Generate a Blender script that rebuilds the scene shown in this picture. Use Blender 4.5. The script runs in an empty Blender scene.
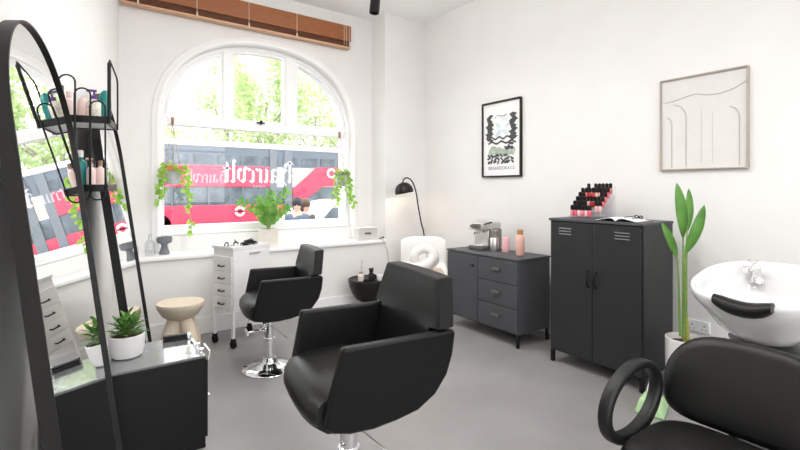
import bpy, bmesh, math, random
from mathutils import Vector, Matrix, Euler
random.seed(7)
PI = math.pi
col = bpy.context.scene.collection
sc = bpy.context.scene

# ------------------------------------------------------------------ camera measure (metres; eye at 1.4 m, heading 35.4 deg)
YAW = math.radians(35.4); EYE = Vector((0, 0, 1.4)); FPX = 450.0; HZ = 189.0
FW = Vector((math.sin(YAW), math.cos(YAW), 0)); RT = Vector((math.cos(YAW), -math.sin(YAW), 0)); UP = Vector((0, 0, 1))
def ray(px, py): return FW + RT*((px-400)/FPX) + UP*((HZ-py)/FPX)
def atd(px, py, d): return EYE + ray(px, py)*d
def aty(px, py, y): r = ray(px, py); return EYE + r*(y/r.y)
def atx(px, py, x): r = ray(px, py); return EYE + r*(x/r.x)
def atz(px, py, z): r = ray(px, py); return EYE + r*((z-1.4)/r.z)

# ------------------------------------------------------------------ materials
def mat(name, color, rough=.5, metal=0., noise=0., scale=20., bump=0., spec=.5, coat=0., stretch=None):
    m = bpy.data.materials.new(name); m.use_nodes = True
    nt = m.node_tree; b = nt.nodes['Principled BSDF']
    c = (*color, 1)
    b.inputs['Base Color'].default_value = c
    b.inputs['Roughness'].default_value = rough
    b.inputs['Metallic'].default_value = metal
    b.inputs['Specular IOR Level'].default_value = spec
    b.inputs['Coat Weight'].default_value = coat
    tc = nt.nodes.new('ShaderNodeTexCoord'); nz = nt.nodes.new('ShaderNodeTexNoise')
    nz.inputs['Scale'].default_value = scale; nz.inputs['Detail'].default_value = 5
    src = tc.outputs['Object']
    if stretch:
        mp = nt.nodes.new('ShaderNodeMapping'); mp.inputs['Scale'].default_value = stretch
        nt.links.new(src, mp.inputs['Vector']); src = mp.outputs['Vector']
    nt.links.new(src, nz.inputs['Vector'])
    if noise:
        rp = nt.nodes.new('ShaderNodeValToRGB')
        rp.color_ramp.elements[0].position = .3; rp.color_ramp.elements[1].position = .7
        rp.color_ramp.elements[0].color = (*[max(0, v*(1-noise)) for v in color], 1)
        rp.color_ramp.elements[1].color = (*[min(1, v*(1+noise)) for v in color], 1)
        nt.links.new(nz.outputs['Fac'], rp.inputs['Fac']); nt.links.new(rp.outputs['Color'], b.inputs['Base Color'])
    if bump:
        bp = nt.nodes.new('ShaderNodeBump'); bp.inputs['Strength'].default_value = bump; bp.inputs['Distance'].default_value = .01
        nt.links.new(nz.outputs['Fac'], bp.inputs['Height']); nt.links.new(bp.outputs['Normal'], b.inputs['Normal'])
    return m
def glassy(name, tint=(1, 1, 1), gloss=.06, rough=0.):
    m = bpy.data.materials.new(name); m.use_nodes = True; nt = m.node_tree; nt.nodes.clear()
    o = nt.nodes.new('ShaderNodeOutputMaterial'); mx = nt.nodes.new('ShaderNodeMixShader')
    t = nt.nodes.new('ShaderNodeBsdfTransparent'); t.inputs['Color'].default_value = (*tint, 1)
    g = nt.nodes.new('ShaderNodeBsdfGlossy'); g.inputs['Roughness'].default_value = rough
    mx.inputs[0].default_value = gloss
    nt.links.new(t.outputs[0], mx.inputs[1]); nt.links.new(g.outputs[0], mx.inputs[2]); nt.links.new(mx.outputs[0], o.inputs['Surface'])
    return m
def leafy(name, c1, c2, trans=.4, scale=8., gloss=.15):
    m = bpy.data.materials.new(name); m.use_nodes = True; nt = m.node_tree; nt.nodes.clear()
    o = nt.nodes.new('ShaderNodeOutputMaterial')
    tc = nt.nodes.new('ShaderNodeTexCoord'); nz = nt.nodes.new('ShaderNodeTexNoise'); nz.inputs['Scale'].default_value = scale
    rp = nt.nodes.new('ShaderNodeValToRGB'); rp.color_ramp.elements[0].position = .38; rp.color_ramp.elements[1].position = .62
    rp.color_ramp.elements[0].color = (*c1, 1); rp.color_ramp.elements[1].color = (*c2, 1)
    d = nt.nodes.new('ShaderNodeBsdfPrincipled'); d.inputs['Roughness'].default_value = .45; d.inputs['Specular IOR Level'].default_value = gloss*2
    t = nt.nodes.new('ShaderNodeBsdfTranslucent'); mx = nt.nodes.new('ShaderNodeMixShader'); mx.inputs[0].default_value = trans
    nt.links.new(tc.outputs['Object'], nz.inputs['Vector']); nt.links.new(nz.outputs['Fac'], rp.inputs['Fac'])
    nt.links.new(rp.outputs['Color'], d.inputs['Base Color']); nt.links.new(rp.outputs['Color'], t.inputs['Color'])
    nt.links.new(d.outputs[0], mx.inputs[1]); nt.links.new(t.outputs[0], mx.inputs[2]); nt.links.new(mx.outputs[0], o.inputs['Surface'])
    return m
M = dict(
 wall=mat('white_plaster', (.80, .788, .774), .85, noise=.015, scale=3, bump=.02),
 ceil=mat('ceiling_paint', (.92, .915, .91), .9, noise=.01, scale=3),
 gloss_white=mat('white_gloss_paint', (.88, .88, .875), .35, noise=.01),
 floor=mat('grey_microcement', (.255, .245, .242), .42, noise=.10, scale=2.2, bump=.015),
 black_metal=mat('black_metal', (.006, .006, .0065), .42, noise=.1, spec=.28),
 black_satin=mat('black_satin_frame', (.010, .0095, .009), .45, noise=.1, spec=.3),
 leather=mat('black_leather', (.0055, .0053, .0051), .43, noise=.08, scale=60, bump=.04, spec=.22),
 leather_seat=mat('black_leather_seat', (.0065, .0062, .006), .38, noise=.08, scale=60, bump=.04, spec=.30),
 piping=mat('worn_black_piping', (.05, .05, .05), .5),
 chrome=mat('chrome', (.82, .82, .83), .09, 1.),
 steel=mat('brushed_steel', (.62, .61, .6), .28, 1., noise=.06, scale=40, stretch=(1, 1, 12)),
 cab=mat('anthracite_metal', (.020, .0205, .022), .45, noise=.05, spec=.35),
 cab2=mat('charcoal_grey_metal', (.062, .065, .071), .47, noise=.05, spec=.35),
 white=mat('white_enamel', (.86, .86, .855), .3, noise=.01),
 whitepl=mat('white_plastic', (.85, .84, .83), .4, noise=.01),
 ceramic=mat('white_ceramic', (.69, .69, .685), .08, noise=.005, coat=.4),
 whitepot=mat('matt_white_pot', (.84, .83, .82), .5, noise=.02),
 cream=mat('cream_pot', (.74, .69, .62), .6, noise=.05, scale=30),
 sand=mat('beige_stone', (.70, .60, .47), .8, noise=.07, scale=35, bump=.08),
 greypot=mat('grey_vase', (.17, .18, .20), .6, noise=.1),
 hang_grey=mat('pale_grey_pot', (.50, .52, .53), .6, noise=.05),
 orange=mat('terracotta_rim', (.75, .22, .08), .6, noise=.05),
 soil=mat('soil', (.09, .045, .025), .95, noise=.4, scale=60, bump=.4),
 rubber=mat('black_rubber', (.007, .007, .007), .6, noise=.1, spec=.25),
 wood=mat('brown_wood_blind', (.29, .095, .030), .5, noise=.22, scale=9, stretch=(1, 14, 14)),
 woodd=mat('dark_wood_slats', (.16, .055, .022), .55, noise=.2, scale=9, stretch=(1, 14, 14)),
 woodl=mat('pale_wood_rail', (.62, .36, .22), .5, noise=.12, scale=9, stretch=(1, 14, 14)),
 cord=mat('cream_cord', (.72, .60, .48), .8, noise=.05),
 rope=mat('jute_rope', (.55, .38, .30), .9, noise=.2),
 mirror=mat('mirror_glass', (.93, .94, .94), .0, 1.),
 glass=glassy('window_glass', (1, 1, 1), .04),
 acrylic=glassy('clear_acrylic', (.97, .97, .98), .12, .05),
 bottleglass=glassy('clear_bottle_glass', (.90, .92, .93), .15, .05),
 vinyl=None,
 leaf_dark=leafy('dark_leaf', (.05, .16, .03), (.16, .34, .06), .25, 25),
 leaf_mid=leafy('green_leaf', (.10, .28, .04), (.24, .50, .10), .3, 12),
 leaf_ivy=leafy('ivy_leaf', (.22, .48, .06), (.50, .70, .16), .5, 20),
 leaf_strel=leafy('strelitzia_leaf', (.07, .23, .03), (.14, .36, .05), .2, 6, .3),
 leaf_tree=leafy('tree_leaf', (.42, .55, .24), (.66, .76, .44), .5, .6),
 stem=mat('green_stem', (.20, .34, .07), .5, noise=.2, scale=30),
 stem_y=mat('yellowish_stem', (.42, .42, .10), .5, noise=.3, scale=30),
 vine=mat('vine_stem', (.30, .38, .14), .7, noise=.2),
 bark=mat('grey_bark', (.34, .31, .28), .9, noise=.2, bump=.3),
 teal=mat('teal_plastic', (.0, .20, .19), .3, noise=.04),
 purple=mat('purple_plastic', (.10, .03, .22), .35, noise=.04),
 pinkish=mat('pale_pink_plastic', (.80, .62, .58), .4, noise=.04),
 nude=mat('nude_plastic', (.62, .45, .36), .4, noise=.06),
 amber=mat('brown_plastic', (.30, .18, .11), .4, noise=.06),
 labelm=mat('floral_label', (.78, .70, .60), .5, noise=.35, scale=60),
 pinkbot=mat('coral_pink_bottle', (.86, .50, .43), .45, noise=.02),
 pinkcan=mat('pink_canister', (.82, .48, .50), .4, noise=.02),
 cork=mat('wood_cap', (.42, .24, .11), .6, noise=.2, scale=40),
 silver=mat('silver_plastic', (.60, .58, .55), .3, .7, noise=.04),
 darkgrey=mat('dark_grey_plastic', (.10, .095, .09), .4, noise=.05),
 paper=mat('white_paper', (.86, .86, .85), .7, noise=.01),
 artpaper=mat('ivory_paper', (.70, .68, .655), .8, noise=.02),
 ink=mat('black_ink', (.07, .07, .075), .8, noise=.2, scale=40),
 inkgreen=mat('sage_green_ink', (.40, .47, .38), .8, noise=.3, scale=30),
 inkblue=mat('pale_blue_ink', (.68, .76, .80), .8, noise=.2, scale=30),
 greyline=mat('grey_line', (.46, .44, .42), .8),
 taupe=mat('taupe_frame', (.42, .37, .32), .5, noise=.08),
 knot=mat('white_boucle', (.80, .78, .75), .9, noise=.05, scale=60, bump=.2),
 blush=mat('blush_seat_fabric', (.72, .60, .54), .8, noise=.05),
 bag=mat('pale_green_paper', (.45, .66, .36), .6, noise=.1, scale=14),
 skin=mat('skin', (.62, .38, .29), .6, noise=.05),
 hair_d=mat('dark_hair', (.02, .018, .02), .6, noise=.2),
 hair_b=mat('brown_hair', (.09, .05, .03), .6, noise=.2),
 coat_b=mat('blue_grey_coat', (.10, .13, .19), .8, noise=.1),
 coat_k=mat('charcoal_coat', (.05, .05, .06), .8, noise=.1),
 jeans=mat('dark_jeans', (.04, .05, .09), .8, noise=.1),
 busred=mat('bus_red_paint', (.78, .035, .09), .3, noise=.02),
 busgrey=mat('bus_roof_grey', (.13, .16, .19), .4, noise=.15, spec=.3),
 buswin=mat('bus_window_glass', (.10, .125, .145), .25, noise=.7, scale=1.3, spec=.35),
 busbeige=mat('bus_interior_beige', (.60, .55, .46), .6, noise=.35, scale=2.5),
 buspost=mat('bus_post_grey', (.15, .17, .19), .5, noise=.1),
 buswhite=mat('bus_white_paint', (.86, .84, .84), .4, noise=.02),
 carwhite=mat('white_car_paint', (.85, .85, .85), .2, noise=.01, coat=.5),
 asphalt=mat('asphalt', (.22, .22, .22), .9, noise=.15, scale=2),
 brick=mat('pale_render', (.6, .57, .53), .9, noise=.06, scale=2),
 soap=mat('white_socket', (.80, .80, .79), .35, noise=.01),
)
def vinylmat():
    m = bpy.data.materials.new('white_vinyl'); m.use_nodes = True; nt = m.node_tree; nt.nodes.clear()
    o = nt.nodes.new('ShaderNodeOutputMaterial'); mx = nt.nodes.new('ShaderNodeMixShader'); mx.inputs[0].default_value = .6
    d = nt.nodes.new('ShaderNodeBsdfDiffuse'); t = nt.nodes.new('ShaderNodeBsdfTranslucent')
    for s in (d, t): s.inputs['Color'].default_value = (.9, .9, .9, 1)
    nt.links.new(d.outputs[0], mx.inputs[1]); nt.links.new(t.outputs[0], mx.inputs[2]); nt.links.new(mx.outputs[0], o.inputs['Surface'])
    return m
M['vinyl'] = vinylmat()
M['ghost_refl'] = glassy('ghost_reflection', (1, 1, 1), .0)  # translucent white for the painted ghost reflection
_nt = M['ghost_refl'].node_tree; _mx = _nt.nodes['Mix Shader']; _mx.inputs[0].default_value = .42
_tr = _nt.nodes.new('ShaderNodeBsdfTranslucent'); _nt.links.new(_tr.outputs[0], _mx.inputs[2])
POLISH = [mat('polish_'+n, c, .15, noise=.02, coat=.5) for n, c in (('pink', (.80, .22, .28)), ('red', (.50, .02, .03)), ('nude', (.80, .48, .42)), ('rose', (.72, .10, .17)), ('pale_pink', (.86, .55, .55)), ('coral', (.78, .14, .12)))]
POLN = ['pink', 'deep red', 'nude', 'rose', 'pale pink', 'coral']

# ------------------------------------------------------------------ mesh builder
class MB:
    def __init__(s): s.bm = bmesh.new()
    def _add(s, vs, fs):
        v = [s.bm.verts.new(p) for p in vs]
        for f in fs:
            try: s.bm.faces.new([v[i] for i in f])
            except ValueError: pass
        return v
    def box(s, c, d, rot=None):
        c = Vector(c); R = Euler(rot).to_matrix() if rot else Matrix.Identity(3)
        vs = [c + R @ Vector((x*d[0]/2, y*d[1]/2, z*d[2]/2)) for x in (-1, 1) for y in (-1, 1) for z in (-1, 1)]
        s._add(vs, [(0, 1, 3, 2), (4, 6, 7, 5), (0, 4, 5, 1), (2, 3, 7, 6), (0, 2, 6, 4), (1, 5, 7, 3)]); return s
    def bb(s, x0, x1, y0, y1, z0, z1): return s.box(((x0+x1)/2, (y0+y1)/2, (z0+z1)/2), (abs(x1-x0), abs(y1-y0), abs(z1-z0)))
    def cyl(s, p0, p1, r0, r1=None, n=24, caps=True):
        r1 = r0 if r1 is None else r1
        p0, p1 = Vector(p0), Vector(p1); q = (p1-p0).to_track_quat('Z', 'Y').to_matrix()
        vs = [p0 + q @ Vector((r0*math.cos(2*PI*i/n), r0*math.sin(2*PI*i/n), 0)) for i in range(n)] + \
             [p1 + q @ Vector((r1*math.cos(2*PI*i/n), r1*math.sin(2*PI*i/n), 0)) for i in range(n)]
        fs = [(i, (i+1) % n, n+(i+1) % n, n+i) for i in range(n)]
        if caps: fs += [tuple(range(n))[::-1], tuple(range(n, 2*n))]
        s._add(vs, fs); return s
    def lathe(s, prof, n=32, c=(0, 0, 0), sx=1., sy=1.):
        vs = []; fs = []; idx = []
        for r, z in prof:
            if r < 1e-6: idx.append([len(vs)]); vs.append((c[0], c[1], c[2]+z))
            else:
                idx.append(list(range(len(vs), len(vs)+n)))
                vs += [(c[0]+sx*r*math.cos(2*PI*i/n), c[1]+sy*r*math.sin(2*PI*i/n), c[2]+z) for i in range(n)]
        for a, b in zip(idx, idx[1:]):
            for i in range(n):
                j = (i+1) % n
                if len(a) == 1 and len(b) == 1: continue
                if len(a) == 1: fs.append((a[0], b[j], b[i]))
                elif len(b) == 1: fs.append((a[i], a[j], b[0]))
                else: fs.append((a[i], a[j], b[j], b[i]))
        s._add(vs, fs); return s
    def tube(s, pts, r, n=10, closed=False, caps=True, flat=None):
        pts = [Vector(p) for p in pts]; m = len(pts); rs = r if isinstance(r, (list, tuple)) else [r]*m
        rings = []; up = None
        for i, p in enumerate(pts):
            a = pts[(i-1) % m] if (i > 0 or closed) else p
            b = pts[(i+1) % m] if (i < m-1 or closed) else p
            t = (b-a).normalized()
            if up is None:
                up = t.orthogonal().normalized() if flat is None else Vector(flat)
            up = (up - t*up.dot(t)).normalized() if flat is None else (Vector(flat) - t*Vector(flat).dot(t)).normalized()
            sd = t.cross(up)
            rings.append([p + (up*math.cos(2*PI*k/n) + sd*math.sin(2*PI*k/n))*rs[i] for k in range(n)])
        vs = [v for R in rings for v in R]; fs = []
        for i in range(m if closed else m-1):
            a, b = i*n, ((i+1) % m)*n
            for k in range(n): fs.append((a+k, a+(k+1) % n, b+(k+1) % n, b+k))
        if not closed and caps: fs += [tuple(range(n))[::-1], tuple(range((m-1)*n, m*n))]
        s._add(vs, fs); return s
    def prism(s, poly, fn, t0, t1):
        n = len(poly); vs = [fn(a, b, t0) for a, b in poly] + [fn(a, b, t1) for a, b in poly]
        s._add(vs, [tuple(range(n)), tuple(range(n, 2*n))[::-1]] + [(i, n+i, n+(i+1) % n, (i+1) % n) for i in range(n)]); return s
    def grid(s, rows, closed_u=False, closed_v=False):
        nr, nc = len(rows), len(rows[0]); vs = [p for R in rows for p in R]; fs = []
        for i in range(nr if closed_v else nr-1):
            for j in range(nc if closed_u else nc-1):
                fs.append((i*nc+j, i*nc+(j+1) % nc, ((i+1) % nr)*nc+(j+1) % nc, ((i+1) % nr)*nc+j))
        s._add(vs, fs); return s
    def sphere(s, c, r, n=20, m=12, sx=1, sy=1, sz=1):
        prof = [(r*math.sin(PI*i/m), -r*math.cos(PI*i/m)*sz) for i in range(m+1)]
        prof[0] = (0, prof[0][1]); prof[-1] = (0, prof[-1][1])
        return s.lathe(prof, n, c, sx, sy)
    def poly(s, pts): s._add(pts, [tuple(range(len(pts)))]); return s
    def build(s, name, m, parent=None, loc=None, rot=None, smooth=35, bevel=0, seg=2, sub=0, solid=0, fix=True):
        bm = s.bm
        bmesh.ops.remove_doubles(bm, verts=bm.verts, dist=1e-5)
        if fix: bmesh.ops.recalc_face_normals(bm, faces=bm.faces)
        me = bpy.data.meshes.new(name); bm.to_mesh(me); bm.free()
        o = bpy.data.objects.new(name, me); col.objects.link(o)
        me.materials.append(M[m] if isinstance(m, str) else m)
        if smooth and len(me.polygons):
            me.polygons.foreach_set('use_smooth', [True]*len(me.polygons))
            me.set_sharp_from_angle(angle=math.radians(smooth))
        if solid:
            k = o.modifiers.new('solid', 'SOLIDIFY'); k.thickness = solid; k.offset = 0
        if bevel:
            k = o.modifiers.new('bevel', 'BEVEL'); k.width = bevel; k.segments = seg; k.limit_method = 'ANGLE'; k.angle_limit = math.radians(35); k.harden_normals = False
            me.polygons.foreach_set('use_smooth', [True]*len(me.polygons)); me.set_sharp_from_angle(angle=math.radians(60))
        if sub:
            k = o.modifiers.new('sub', 'SUBSURF'); k.levels = sub; k.render_levels = sub
        if parent: o.parent = parent
        if loc: o.location = loc
        if rot: o.rotation_euler = rot
        return o
def tag(o, label, cat, group=None):
    o['label'] = label; o['category'] = cat
    if group: o['group'] = group
    return o
def thing(name, label, cat, loc=(0, 0, 0), rz=0, group=None):
    o = bpy.data.objects.new(name, None); col.objects.link(o); o.empty_display_size = .1
    o.location = loc; o.rotation_euler = (0, 0, rz); return tag(o, label, cat, group)
def struct(o): o['kind'] = 'structure'; return o
def copy_thing(r, loc=None, rz=None, label=None):
    c = r.copy(); col.objects.link(c)
    if loc is not None: c.location = loc
    if rz is not None: c.rotation_euler = (0, 0, rz)
    if label: c['label'] = label
    for ch in r.children:
        k = ch.copy(); col.objects.link(k); k.parent = c
        for g in ch.children:
            q = g.copy(); col.objects.link(q); q.parent = k
    return c
def smooth_path(pts, n=6, closed=False):
    P = [Vector(p) for p in pts]; out = []; m = len(P)
    for i in range(m if closed else m-1):
        p0 = P[(i-1) % m] if (i > 0 or closed) else P[i]; p1 = P[i]; p2 = P[(i+1) % m]
        p3 = P[(i+2) % m] if (i+2 < m or closed) else p2
        for k in range(n):
            t = k/n
            out.append(.5*((2*p1) + (p2-p0)*t + (2*p0-5*p1+4*p2-p3)*t*t + (3*p1-p0-3*p2+p3)*t**3))
    if not closed: out.append(P[-1])
    return out
def add_leaf(mb, base, direction, length, width, normal=(0, 0, 1), bend=.15, fold=.12, kind='oval', n=6):
    d = Vector(direction).normalized(); nn = Vector(normal); nn = nn - d*nn.dot(d)
    if nn.length < 1e-3: nn = d.orthogonal()
    nn.normalize(); sd = d.cross(nn); b = Vector(base); rows = []
    for i in range(n+1):
        t = i/n
        w = width/2*(math.sin(PI*min(1, t*.96+.02))**.75) if kind == 'oval' else (width/2*math.sin(PI*(t**.55))**.9 if kind == 'heart' else width/2*math.sin(PI*min(1., .06+t*.94)**1.0)**.8*(1 if t < .6 else 1))
        if i == n: w = .0005
        c = b + d*(length*t) - nn*(bend*length*t*t)
        rows.append([c + sd*w + nn*(fold*w), c, c - sd*w + nn*(fold*w)])
    mb.grid(rows)

# ================================================================== THE ROOM
XR, YW, ZC = 3.72, 4.98, 3.585
LX = lambda y: .295 - (4.98-y)*.1912                 # face of the left wall
struct(MB().bb(-2.0, 3.9, -2.75, 5.3, -.12, 0).build('floor', 'floor'))
struct(MB().bb(-2.0, 3.9, -2.75, 5.35, ZC, ZC+.12).build('ceiling', 'ceil'))
struct(MB().bb(XR, XR+.2, -2.75, 5.35, 0, ZC).build('wall_right', 'wall'))
w = MB(); w.prism([(LX(-2.75), -2.75), (LX(5.33), 5.33), (LX(5.33)-.2, 5.33), (LX(-2.75)-.2, -2.75)], lambda a, b, t: (a, b, t), 0, ZC)
struct(w.build('wall_left', 'wall'))
struct(MB().bb(3.09, XR, 4.66, 5.33, 0, ZC).build('wall_corner', 'wall'))
# window wall with its arched opening
CX, CZ, OA, OB, SILL, PE = 1.714, 2.06, 1.072, .922, .93, 2.22
def arch_z(x, a=OA, b=OB): return CZ + b*max(0, 1-abs((x-CX)/a)**PE)**(1/PE)
def spow(v): return math.copysign(abs(v)**(2/PE), v)
w = MB(); y0, y1 = YW, YW+.35
xs = [CX-OA*spow(math.cos(PI*i/64)) for i in range(65)]
for y in (y0, y1):
    w.poly([(.2, y, 0), (xs[0], y, 0), (xs[0], y, ZC), (.2, y, ZC)]); w.poly([(xs[-1], y, 0), (3.2, y, 0), (3.2, y, ZC), (xs[-1], y, ZC)])
    for a, b in zip(xs, xs[1:]):
        w.poly([(a, y, 0), (b, y, 0), (b, y, SILL), (a, y, SILL)])
        w.poly([(a, y, arch_z(a)), (b, y, arch_z(b)), (b, y, ZC), (a, y, ZC)])
path = [(xs[0], SILL)] + [(x, arch_z(x)) for x in xs] + [(xs[-1], SILL)]
for (a, az), (b, bz) in zip(path, path[1:]+path[:1]):
    w.poly([(a, y0, az), (b, y0, bz), (b, y1, bz), (a, y1, az)])
struct(w.build('wall_back', 'wall', smooth=0))
# moulded architrave around the arch
def arch_path(a, b, zb, n=56, cx=CX):
    return [(cx-a, zb)] + [(cx-a, zb+(CZ-zb)*k/4) for k in range(1, 4)] + [(cx-a*spow(math.cos(PI*i/n)), CZ+b*spow(math.sin(PI*i/n))) for i in range(n+1)] + [(cx+a, zb+(CZ-zb)*(3-k)/4) for k in range(3)] + [(cx+a, zb)]
prof = [(0, 0), (.0, .030), (.010, .046), (.024, .05), (.038, .044), (.048, .032), (.055, .028), (.070, .024), (.078, .016), (.082, 0)]
rows = []
for off, dep in prof:
    rows.append([(x, YW-dep, z) for x, z in arch_path(OA+off, OB+off*1.15, .78)])
w = MB(); w.grid(rows); struct(w.build('trim_1', 'gloss_white', smooth=60))
# parapet under the window with its deep ledge
struct(MB().bb(LX(4.66)-.05, 3.09, 4.66, YW, 0, .735).build('wall_low', 'wall'))
struct(MB().bb(LX(4.64)-.03, 3.09, 4.635, YW, .735, .778).build('trim_2', 'gloss_white', bevel=.012, seg=3))
struct(MB().bb(LX(4.64), 3.09, 4.643, 4.66, 0, .155).bb(LX(4.64), 3.09, 4.65, 4.66, .155, .165).build('baseboard_back', 'gloss_white', bevel=.004))
struct(MB().bb(XR-.018, XR, -2.55, 4.66, 0, .155).build('baseboard_right', 'gloss_white', bevel=.004))
struct(MB().bb(3.09, XR, 4.643, 4.66, 0, .155).build('baseboard_corner', 'gloss_white', bevel=.004))
w = MB(); w.prism([(LX(-2.55), -2.55), (LX(4.62), 4.62), (LX(4.62)+.017, 4.62), (LX(-2.55)+.017, -2.55)], lambda a, b, t: (a, b, t), 0, .155)
struct(w.build('baseboard_left', 'gloss_white'))
# wall behind the camera, its shopfront glazing added to let in fill daylight
w = MB(); w.bb(-1.9, -.75, -2.75, -2.55, 0, ZC).bb(3.3, XR, -2.75, -2.55, 0, ZC).bb(-.75, 3.3, -2.75, -2.55, 3.2, ZC).bb(-.75, 3.3, -2.75, -2.55, 0, .25)
struct(w.build('wall_front', 'wall'))
w = MB()
for x in (-.72, .62, 1.94, 3.27): w.bb(x-.03, x+.03, -2.70, -2.62, .25, 3.2)
for z in (.28, 2.4, 3.17): w.bb(-.75, 3.3, -2.70, -2.62, z-.03, z+.03)
f2 = struct(w.build('fill_window', 'gloss_white', bevel=.005))
MB().bb(-.75, 3.3, -2.665, -2.657, .25, 3.2).build('pane', 'glass', f2)

# ------------------------------------------------------------------ window_1
FY0, FY1 = 5.045, 5.125
w = MB()
n = 64
def ringband(mb, a0, b0, a1, b1, ya, yb, zb):
    A = arch_path(a0, b0, zb, n); B = arch_path(a1, b1, zb, n)
    for y in (ya, yb): mb.grid([[(x, y, z) for x, z in A], [(x, y, z) for x, z in B]])
    mb.grid([[(x, ya, z) for x, z in A], [(x, yb, z) for x, z in A]]); mb.grid([[(x, ya, z) for x, z in B], [(x, yb, z) for x, z in B]])
ringband(w, OA+.003, OB+.003, 1.027, .880, FY0, FY1, SILL+.002)
w.bb(CX-OA+.03, CX+OA-.03, FY0, FY1, SILL+.002, 1.03)                 # bottom rail
w.bb(CX-1.0, CX+1.0, FY0-.012, FY1, 2.045, 2.125)                     # transom
for x0, x1 in ((1.250, 1.342), (1.952, 2.072)):                       # mullions
    w.bb(x0, x1, FY0-.008, FY1, 2.125, arch_z((x0+x1)/2, 1.027, .880)+.012)
w.bb(CX-OA+.02, CX+OA-.02, FY0-.05, FY0, SILL+.002, .955)             # inner sill
win = struct(w.build('window_1', 'gloss_white', bevel=.006))
def light_sash(x0, x1):                                               # sash frame of one top light
    def outl(o):
        a, b = 1.027-o, .880-o; xa, xb = x0+o, x1-o
        xa = max(xa, CX-a+.001); xb = min(xb, CX+a-.001); zb = 2.125+o*1.3
        pts = [(xa, zb), (xb, zb)]
        for k in range(21):
            x = xb+(xa-xb)*k/20; pts.append((x, max(zb+.001, arch_z(x, a, b))))
        return pts
    A, B = outl(.0), outl(.032)
    mb = MB()
    for y in (FY0+.012, FY1-.01): mb.grid([[(x, y, z) for x, z in A], [(x, y, z) for x, z in B]], closed_u=True)
    mb.grid([[(x, FY0+.012, z) for x, z in B], [(x, FY1-.01, z) for x, z in B]], closed_u=True)
    mb.build('sash', 'gloss_white', win, bevel=.004)
    mb = MB(); mb.poly([(x, FY0+.05, z) for x, z in B]); mb.build('pane', 'glass', win, smooth=0)
light_sash(CX-1.027, 1.250); light_sash(1.342, 1.952); light_sash(2.072, CX+1.027)
MB().bb(.68, 2.69, FY0+.045, FY0+.049, 1.03, 2.045).build('pane', 'glass', win, smooth=0)
MB().bb(1.61, 1.70, FY0-.022, FY0-.008, 2.135, 2.15).cyl((1.655, FY0-.03, 2.128), (1.655, FY0-.03, 2.165), .014).build('latch', 'black_metal', win)
# white lettering stuck on the glass, reads from the street
GL = dict(
 H=(.98, [[(.12, 1.62), (.2, 1.5), (.2, .12), (.32, 0)], [(-.12, 1.38), (.2, 1.55), (.52, 1.36), (.62, 1.2)], [(.2, .82), (.5, 1.02), (.75, .78), (.75, .15), (.52, -.2)], [(-.1, .5), (.2, .62)]]),
 a=(.74, [[(.1, .85), (.34, 1), (.55, .85), (.55, .1), (.68, 0)], [(.55, .55), (.18, .42), (.14, .14), (.32, 0), (.55, .16)]]),
 i=(.44, [[(.08, .86), (.22, 1), (.22, .12), (.38, 0)]]),
 r=(.56, [[(.06, .88), (.2, 1), (.2, .1), (.26, 0)], [(.2, .8), (.4, 1), (.54, .88)]]),
 c=(.58, [[(.54, .88), (.36, 1), (.16, .86), (.16, .14), (.34, 0), (.54, .14)]]),
 v=(.70, [[(.02, 1.12), (.18, .92), (.18, .2), (.38, 0), (.60, .24), (.60, .8), (.42, 1.0)]]),
 l=(.42, [[(.1, 1.6), (.2, 1.48), (.2, .12), (.34, 0)]]),
 t=(.52, [[(.2, 1.42), (.2, .12), (.38, 0)], [(-.02, 1.0), (.46, 1.0)]]),
 S=(.9, [[(.6, .9), (.35, 1), (.1, .8), (.6, .25), (.35, 0), (.08, .12)]]),
 O=(.9, [[(.35, 1), (.08, .7), (.08, .3), (.35, 0), (.62, .3), (.62, .7), (.35, 1)]]),
 h=(.9, [[(.1, 1), (.1, 0)], [(.6, 1), (.6, 0)], [(.1, .5), (.6, .5)]]))
def lettering(mb, text, x_right, z, h, nib, ang, y, gap=.0):
    u = 0; ny = (math.cos(ang)*nib/2, math.sin(ang)*nib/2)
    for ch in text:
        wd, strokes = GL[ch]
        for st in strokes:
            for (a, b), (c, d) in zip(st, st[1:]):
                q = [(a-ny[0], b-ny[1]), (a+ny[0], b+ny[1]), (c+ny[0], d+ny[1]), (c-ny[0], d-ny[1])]
                mb.poly([(x_right-(u+px)*h, y, z+pz*h) for px, pz in q])
        u += wd+gap
    return u*h
L = MB(); lettering(L, 'Haircvlt', 2.05, 1.475, .152, .24, math.radians(38), FY0+.043, .04)
L.build('lettering', 'vinyl', win, smooth=0, fix=False)['label'] = 'white blackletter shop lettering on the glass'
L = MB(); lettering(L, 'Haircvlt', 1.30, 1.47, .085, .22, math.radians(38), FY0+.043, .0)  # ghost reflection of the shop name, drawn as see-through letters
L.build('ghost_lettering', 'ghost_refl', win, smooth=0, fix=False)['label'] = 'smaller faint ghost reflection of the white shop lettering, drawn on the glass'
L = MB(); lettering(L, 'SOhO', 1.72, 1.415, .028, .12, math.radians(45), FY0+.043, .45)
L.build('small_lettering', 'vinyl', win, smooth=0, fix=False)

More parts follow.
